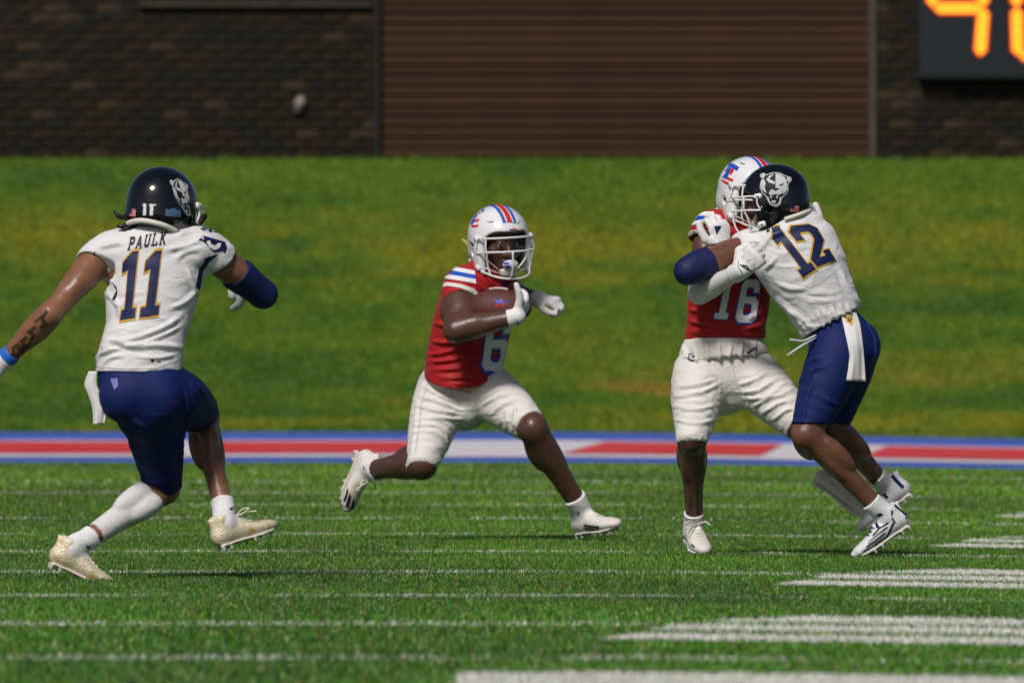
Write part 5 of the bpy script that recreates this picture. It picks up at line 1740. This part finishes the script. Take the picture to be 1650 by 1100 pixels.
# ---- player 6
c3 = cropmap(640, 300, 3.234)
number(p6, jersey6, G_SIX, ((775, 599), (813, 596), (824, 512), (786, 512)), .70, M_pwhite, M_pblue, .05, [G_SIX_H])
sq = quad_map((717, 449), (767, 457), (765, 437), (721, 428))
for a, b, m in ((0, .34, M_pwhite), (.34, .68, M_pblue), (.68, 1, M_pwhite)):
    PR(p6, jersey6, 'sleeve_stripe', [(0, a), (1, a), (1, b), (0, b)], sq, m, .003)
PR(p6, jersey6, 'sleeve_trim', stroke([(707, 461), (722, 458), (742, 461), (762, 468), (776, 482)], 6), ID, M_pad, .0028)
cB = cropmap(740, 420, 8.463)
PR(p6, jersey6, 'chest_mark', [(425, 380), (445, 366), (456, 380), (448, 398), (440, 438), (424, 436)], cB, M_pwhite, .003, 3)
lettering(p6, jersey6, 'CUSA', (cB((462, 418)), cB((545, 418)), cB((545, 378)), cB((462, 382))), M_pwhite, .15, .26)
PR(p6, jersey6, 'chest_mark', [(742, 335), (760, 350), (752, 400), (735, 425), (724, 420), (738, 380)], cB, M_pwhite, .003, 3)
PR(p6, jersey6, 'collar', [(545, 300), (585, 330), (625, 362), (660, 330), (686, 262), (665, 255), (630, 310), (590, 300)], cB, M_pnavy, .003, 3)
chrd = {}
def helmet_band(per, hel, C, R, sc, x0, x1, p0, p1, m, name, off=.0014):
    bv = BVHTree.FromPolygons(HELMET[0].tolist(), HELMET[1].tolist())
    N = 30
    V_, F_ = [], []
    for i in range(N + 1):
        ph = math.radians(p0 + (p1 - p0) * i / N)
        for x in (x0, (x0 + x1) / 2, x1):
            o_ = Vector((x, -.008 + .4 * math.cos(ph), .018 + .4 * math.sin(ph)))
            h_, n_, _, _ = bv.ray_cast(o_, Vector((0, -math.cos(ph), -math.sin(ph))))
            if h_ is None:
                h_, n_, _, _ = bv.find_nearest(o_)
            V_.append(np.array(h_ + n_ * off))
    for i in range(N):
        for k in range(2):
            F_.append([i * 3 + k, i * 3 + k + 1, (i + 1) * 3 + k + 1, (i + 1) * 3 + k])
    return per.put(name, place(np.array(V_), C, R, sc), np.array(F_), m, hel)
for (x0, x1, m) in ((-.0105, .0105, M_pred), (.0165, .0295, M_pblue), (-.0295, -.0165, M_pblue)):
    helmet_band(p6, hel6, HC6, HR6, 1.03, x0, x1, 30, 172, m, 'helmet_stripe')
    helmet_band(p16, hel16, HC16, HR16, 1.0, x0, x1, 30, 172, m, 'helmet_stripe')
_cA = cropmap(740, 310, 9.167)
cA = lambda q: (804 + (_cA(q)[0] - 804) * .96, 388 + (_cA(q)[1] - 388) * .97)
for q, m in (([(310, 265), (345, 238), (378, 240), (330, 290)], M_pblue), ([(268, 300), (310, 275), (306, 300), (285, 312)], M_pred), ([(150, 470), (180, 400), (245, 305), (262, 305), (215, 400), (190, 468)], M_pblue),
             ([(212, 402), (292, 380), (276, 426), (205, 436)], M_pred), ([(228, 338), (262, 322), (255, 350), (232, 358)], M_pred), ([(158, 480), (282, 474), (262, 512), (172, 514)], M_pred)):
    PR(p6, hel6, 'team_emblem', q, cA, m, .0014, 4)
for q, m in (([(745, 536), (800, 546), (800, 562), (748, 556)], M_pblue), ([(790, 522), (872, 550), (868, 570), (800, 552)], M_pred), ([(785, 568), (842, 580), (836, 596), (790, 590)], M_pblue)):
    PR(p6, hel6, 'front_emblem', q, cA, m, .003, 4)
PR(p6, hel6, 'panel_groove', stroke([(610, 205), (580, 285), (600, 325), (680, 425), (790, 445), (890, 452), (905, 400)], 7), cA, M_padgrey, .0022, 4)
PR(p6, hel6, 'vent', [(382, 416), (450, 433), (505, 416), (500, 432), (455, 446)], cA, M_black, .0016, 4)
PR(p6, hel6, 'vent', [(140, 708), (212, 772), (190, 806), (150, 745)], cA, M_black, .0016, 4)
PR(p6, hel6, 'vent', [(978, 484), (990, 492), (998, 512), (985, 505)], cA, M_black, .0016, 4)
for q, m in (([(612, 66), (692, 60), (690, 105), (625, 106)], M_pblue), (stroke([(525, 45), (560, 110)], 16), M_pred), (stroke([(695, 92), (745, 82)], 14), M_pred), (stroke([(640, 152), (742, 134)], 14), M_pred), ([(565, 25), (680, 22), (670, 48), (572, 52)], M_pblue)):
    PR(p6, guard6, 'mouthguard_print', q, cB, m, .0016, 4)
for st in ([(545, 215), (575, 238)], [(575, 205), (600, 235)], [(605, 195), (618, 230)]):
    PR(p6, [o for o in hel6.children if o.name.startswith('chin_cup')][0] if False else hel6, 'strap_mark', stroke(st, 10), cB, M_black, .002, 3) if False else None
for q in ([(232, 600), (246, 640), (202, 776), (180, 766)], [(257, 660), (277, 702), (240, 850), (205, 820)], [(302, 735), (320, 772), (290, 922), (254, 890)]):
    PR(p6, shoeR6, 'shoe_stripe', q, cropmap(530, 710, 7.858), M_black, .0022, 4)
cS = cropmap(900, 780, 6.346)
PR(p6, shoeL6, 'shoe_mark', [(255, 400), (412, 415), (408, 462), (268, 458)], cS, M_black, .0022, 4)
for i in range(5):
    PR(p6, shoeL6, 'shoe_mark', stroke([(276 + i * 27, 416 + i * 2), (282 + i * 27, 448 + i * 2)], 8), cS, M_pgrey, .0034, 4)
PR(p6, sockL6, 'sock_mark', [(192, 280), (212, 276), (206, 300), (194, 306)], cS, M_black, .002, 3)
PR(p6, sockR6, 'sock_mark', [(435, 310), (450, 340), (446, 378), (434, 350)], cropmap(530, 710, 7.858), M_black, .002, 3)
PR(p6, gloveR6, 'glove_mark', stroke([(795, 800), (775, 850), (800, 865), (815, 825)], 10), cB, M_black, .0016, 4)
PR(p6, gloveR6, 'glove_seam', stroke([(700, 880), (745, 830), (760, 780)], 7), cB, M_pgold, .0016, 4)
PR(p6, gloveL6, 'glove_seam', stroke([(1110, 460), (1150, 540), (1165, 640)], 6), cB, M_pgrey, .0016, 4)
kp = [(1070 + 0, 235)]
PR(p6, pants6, 'knee_pad', [(685 + 26 * math.cos(a), 737 + 10 * math.sin(a)) for a in np.linspace(0, 6.28, 21)[:-1]], ID, M_wpants, .0045, 5)
PR(p6, pants6, 'pants_seam', stroke([(692, 608), (680, 650), (674, 700), (670, 728)], 1.3), ID, M_pgrey, .002, 5)
PR(p6, pants6, 'pants_seam', stroke([(766, 676), (790, 690), (815, 702)], 1.3), ID, M_pgrey, .002, 5)
def ball_print(q, m, off=.0015):
    me = print_mesh([(q, [])], cB, ball_bvh, np.array(ball.location), off, 62.3, 4)
    obj('ball_emblem', me, m, ball)
for q, m in (([(490, 545), (590, 522), (602, 552), (565, 592), (500, 572)], M_pblue), ([(604, 562), (672, 545), (660, 578), (622, 590)], M_pblue)):
    ball_print(q, m)
for q in ([(485, 612), (560, 590), (552, 612), (495, 640)], [(562, 545), (594, 540), (602, 590), (650, 596), (575, 632), (585, 600)]):
    ball_print(q, M_pred, .0026)

# ---- player 16
number(p16, jersey16, G_ONE, ((1148, 513), (1172, 514), (1185, 450), (1160, 450)), .66, M_pwhite, M_pblue)
number(p16, jersey16, G_SIX, ((1182, 519), (1216, 520), (1224, 450), (1196, 450)), .70, M_pwhite, M_pblue, .05, [G_SIX_H])
for a, b, m in ((342, 348.5, M_pwhite), (348.5, 355, M_pblue), (355, 361.5, M_pwhite)):
    PR(p16, jersey16, 'sleeve_stripe', [(1109, b + 3), (1125, b), (1150, b), (1150, a), (1128, a), (1113, a + 3)], ID, m, .003)
PR(p16, jersey16, 'sleeve_trim', stroke([(1105, 379), (1114, 375), (1128, 373), (1146, 374)], 6.5), ID, M_pad, .0028)
for q, m in (([(620, 148), (712, 205), (685, 243), (590, 190)], M_pblue), ([(588, 196), (625, 214), (575, 335), (530, 312), (548, 288), (572, 255)], M_pblue), ([(638, 205), (656, 236), (620, 286), (592, 270)], M_pred),
             ([(583, 305), (646, 335), (640, 362), (576, 336)], M_pred), ([(514, 328), (646, 395), (640, 428), (530, 362)], M_pred), ([(556, 232), (580, 222), (570, 250), (556, 248)], M_pred)):
    PR(p16, hel16, 'team_emblem', q, cb, m, .0014 + .0004 * (m is M_pblue), 4)
PR(p16, hel16, 'vent', [(718, 150), (775, 172), (760, 176), (722, 162)], cb, M_black, .0016, 4)
PR(p16, hel16, 'vent', [(528, 508), (592, 585), (575, 590), (535, 540)], cb, M_black, .0016, 4)
cP = cropmap(1060, 520, 2.82)
ring = [(157 + 26 * math.cos(a), 157 + 20 * math.sin(a)) for a in np.linspace(0, 6.28, 17)[:-1]]
PR(p16, pants16, 'pants_badge', ring, cP, M_padgrey, .003, 4)
PR(p16, pants16, 'pants_badge', [(140, 150), (160, 146), (170, 158), (160, 170), (146, 164)], cP, M_pgrey, .0042, 4)
PR(p16, pants16, 'pants_badge', [(150, 154), (166, 150), (174, 164), (160, 162)], cP, M_black, .0052, 4)
PR(p16, under16, 'maker_mark', stroke([(402, 138), (442, 114)], 9), cP, mat('maroon_print', (0.12, 0.03, 0.03), 0.6, 0.3), .003, 4)
PR(p16, pants16, 'knee_pad', [(1106 + 24 * math.cos(a), 700 + 12 * math.sin(a)) for a in np.linspace(0, 6.28, 21)[:-1]], ID, M_wpants, .0045, 5)
PR(p16, pants16, 'pants_seam', stroke([(1180, 580), (1182, 600), (1190, 625), (1215, 655), (1262, 690)], 1.3), ID, M_pgrey, .002, 5)
cG = cropmap(1080, 380, 6.11)
for st, w in (([(668, 285), (720, 320), (790, 352)], 12), ([(690, 292), (735, 300), (755, 330)], 14), ([(655, 250), (650, 300), (695, 380)], 6)):
    PR(p16, gloveR16, 'glove_mark', stroke(st, w), cG, M_black, .0018, 4)
for i, (x, y) in enumerate([(690, 215), (702, 208), (714, 200), (744, 250), (756, 244), (768, 238), (798, 290), (810, 284), (822, 276), (694, 204), (748, 240), (802, 278)]):
    PR(p16, gloveR16, 'glove_hole', [(x + 3.5 * math.cos(a), y + 3.5 * math.sin(a)) for a in np.linspace(0, 6.28, 7)[:-1]], cG, M_padgrey, .0016, 4)
for q, m in (([(1255, 590), (1278, 588), (1280, 650), (1256, 650)], mat('violet_print', (0.10, 0.05, 0.28), 0.5, 0.3)), ([(1296, 590), (1325, 594), (1328, 626), (1298, 628)], M_black), ([(1346, 606), (1365, 606), (1395, 632), (1375, 636)], M_black)):
    PR(p16, shoeR16, 'shoe_stripe', q, cS, m, .0022, 4)

# ---- player 12
number(p12, jersey12, G_ONE, ((1291, 448), (1314, 433), (1258, 361), (1235, 373)), .66, M_pnavy, M_pgold)
number(p12, jersey12, G_TWO, ((1315, 430), (1344, 419), (1311, 361), (1264, 366)), .70, M_pnavy, M_pgold)
for (x, y) in ((1237, 372), (1245, 369), (1253, 367)):
    PR(p12, jersey12, 'letter', [(x - 2.5, y + 2), (x - 1.5, y - 4), (x + 1, y - 1), (x + 2.5, y - 5), (x + 3.5, y), (x, y + 3)], ID, M_black, .003, 4)
PR(p12, jersey12, 'sleeve_patch', [(520, 925), (545, 920), (522, 1020), (450, 1070), (430, 1060), (480, 1010)], cb, M_pnavy, .003, 4)
PR(p12, jersey12, 'sleeve_patch', [(735, 1056), (790, 1018), (828, 1062), (800, 1070)], cb, M_pnavy, .003, 4)
c8 = cropmap(1210, 350, 3.927)
for st in ([(62, 352), (140, 385), (230, 408), (375, 445), (460, 400), (520, 345)], [(255, 430), (300, 520), (400, 545), (540, 540)], [(180, 530), (300, 590), (350, 640), (370, 690)], [(520, 345), (570, 470), (600, 600)]):
    PR(p12, jersey12, 'jersey_seam', stroke(st, 3.0), c8, M_pgrey, .0022, 5)
for q in ([(970, 726), (995, 712), (1008, 724), (990, 738)], ):
    PR(p12, sockR12, 'sock_mark', q, cP, M_black, .002, 4)
PR(p12, sockL12, 'sock_mark', [(985, 872), (1006, 860), (1024, 868), (1000, 876)], cP, M_black, .002, 4)
for st, w in (([(1068, 905), (1040, 965), (980, 1040), (930, 1062)], 9), ([(1045, 905), (1005, 930), (975, 965)], 7), ([(1040, 925), (1000, 955), (960, 990)], 7), ([(1030, 950), (985, 985), (945, 1015)], 6), ([(1012, 985), (965, 1015), (930, 1035)], 6),
              ([(960, 880), (985, 905), (1002, 930)], 14), ([(1062, 850), (1058, 880), (1075, 905)], 8), ([(1072, 826), (1110, 858), (1140, 885)], 8)):
    PR(p12, shoeL12, 'shoe_line', stroke(st, w), cP, M_pnavy, .0020, 4)
for st, w in (([(1030, 930), (985, 968), (950, 1000)], 5), ([(1022, 970), (975, 1005)], 5)):
    PR(p12, shoeL12, 'shoe_line', stroke(st, w), cP, mat('green_print', (0.10, 0.22, 0.12), 0.4, 0.4), .0028, 4)
for st, w in (([(1058, 682), (1090, 720), (1122, 752)], 16), ([(990, 780), (1030, 775), (1050, 800)], 16)):
    PR(p12, shoeR12, 'shoe_line', stroke(st, w), cP, M_pnavy, .0020, 4)
PR(p12, gloveL12, 'glove_mark', [(440, 840), (520, 835), (470, 930), (455, 900)], cb, M_pnavy, .0018, 4)
PR(p12, pants12, 'pants_seam', stroke([(1312, 560), (1306, 600), (1302, 640), (1300, 680)], 1.5), ID, M_nsleeve, .002, 5)
PR(p12, pants12, 'pants_seam', stroke([(1396, 520), (1408, 545), (1410, 570), (1400, 592)], 1.5), ID, M_pblue, .002, 5)

# ------------------------------------------------------------------ towels tucked into waistbands
def towel(D, left, right, depth, bvh, label, name='towel'):
    L = catmull(np.array(left, float), 5); R_ = catmull(np.array(right, float), 5)
    n = 26
    def res(p):
        s_ = np.linspace(0, len(p) - 1, n)
        i = np.clip(s_.astype(int), 0, len(p) - 2); t = (s_ - i)[:, None]
        return p[i] * (1 - t) + p[i + 1] * t
    L, R_ = res(L), res(R_)
    m = 10
    G = np.zeros((n, m, 3))
    run = np.full(m, 1e9)
    for i in range(n):
        for j in range(m):
            t = j / (m - 1)
            p = L[i] * (1 - t) + R_[i] * t
            w_ = P(p[0], p[1], D + depth)
            y = w_[1]
            if bvh is not None:
                o_ = Vector((w_[0], w_[1] - 1.0, w_[2]))
                h_, _, _, _ = bvh.ray_cast(o_, Vector((0, 1, 0)))
                if h_ is not None:
                    y = h_[1] - .012
                y = min(y, run[j] + .001); run[j] = min(run[j], y)
            k = i / n
            y += .010 * k * math.sin(t * 7.5 + k * 2.0) + .006 * k * math.sin(t * 15 + 1)
            G[i, j] = P(p[0], p[1], y + CAMD)
    B_ = G + np.array([0, .007, 0])
    base = G[0, m // 2].copy()
    V_ = np.concatenate([G.reshape(-1, 3), B_.reshape(-1, 3)]) - base
    o2 = n * m
    F_ = []
    for i in range(n - 1):
        for j in range(m - 1):
            a, b, c, d = i * m + j, i * m + j + 1, (i + 1) * m + j + 1, (i + 1) * m + j
            F_.append([d, c, b, a]); F_.append([a + o2, b + o2, c + o2, d + o2])
    per_ = [(0, j) for j in range(m)] + [(i, m - 1) for i in range(1, n)] + [(n - 1, j) for j in range(m - 2, -1, -1)] + [(i, 0) for i in range(n - 2, 0, -1)]
    ids = [i * m + j for i, j in per_]
    for k in range(len(ids)):
        a, b = ids[k], ids[(k + 1) % len(ids)]
        F_.append([a, b, b + o2, a + o2])
    to = bpy.data.objects.new(name, mesh_np(name, V_, np.array(F_)))
    to.data.materials.append(M_towel)
    COL.objects.link(to)
    to.location = base
    tag(to, label, 'towel', 'towels hanging from waistbands')
    return to, BVHTree.FromPolygons((V_ + base).tolist(), F_), base
towel(54.0, [(143, 598), (136, 618), (142, 635), (149, 659), (150, 685)], [(156, 598), (156, 621), (168, 644), (172, 658), (168, 683)], -.06, None, 'white towel hanging at the left hip of the player wearing number 11')
t12, tb, tbase = towel(59.35, [(1356, 510), (1360, 528), (1368, 566), (1368, 582), (1362, 613)], [(1379, 501), (1386, 523), (1391, 560), (1393, 585), (1395, 615)], -.1, p12.bvh[pants12.name], 'white towel with gold emblem hanging behind the player wearing number 12')
for q, m, of in (([(598, 625), (620, 618), (645, 630), (650, 655), (642, 688), (622, 672), (604, 660)], M_pgold, .002), ([(612, 636), (636, 632), (640, 650), (626, 668), (614, 652)], M_pnavy, .003), ([(620, 640), (632, 640), (630, 654), (620, 652)], M_pgold, .004)):
    obj('towel_emblem', print_mesh([(q, [])], c8, tb, tbase, of, 59.2, 4), m, t12)
PR_done = True
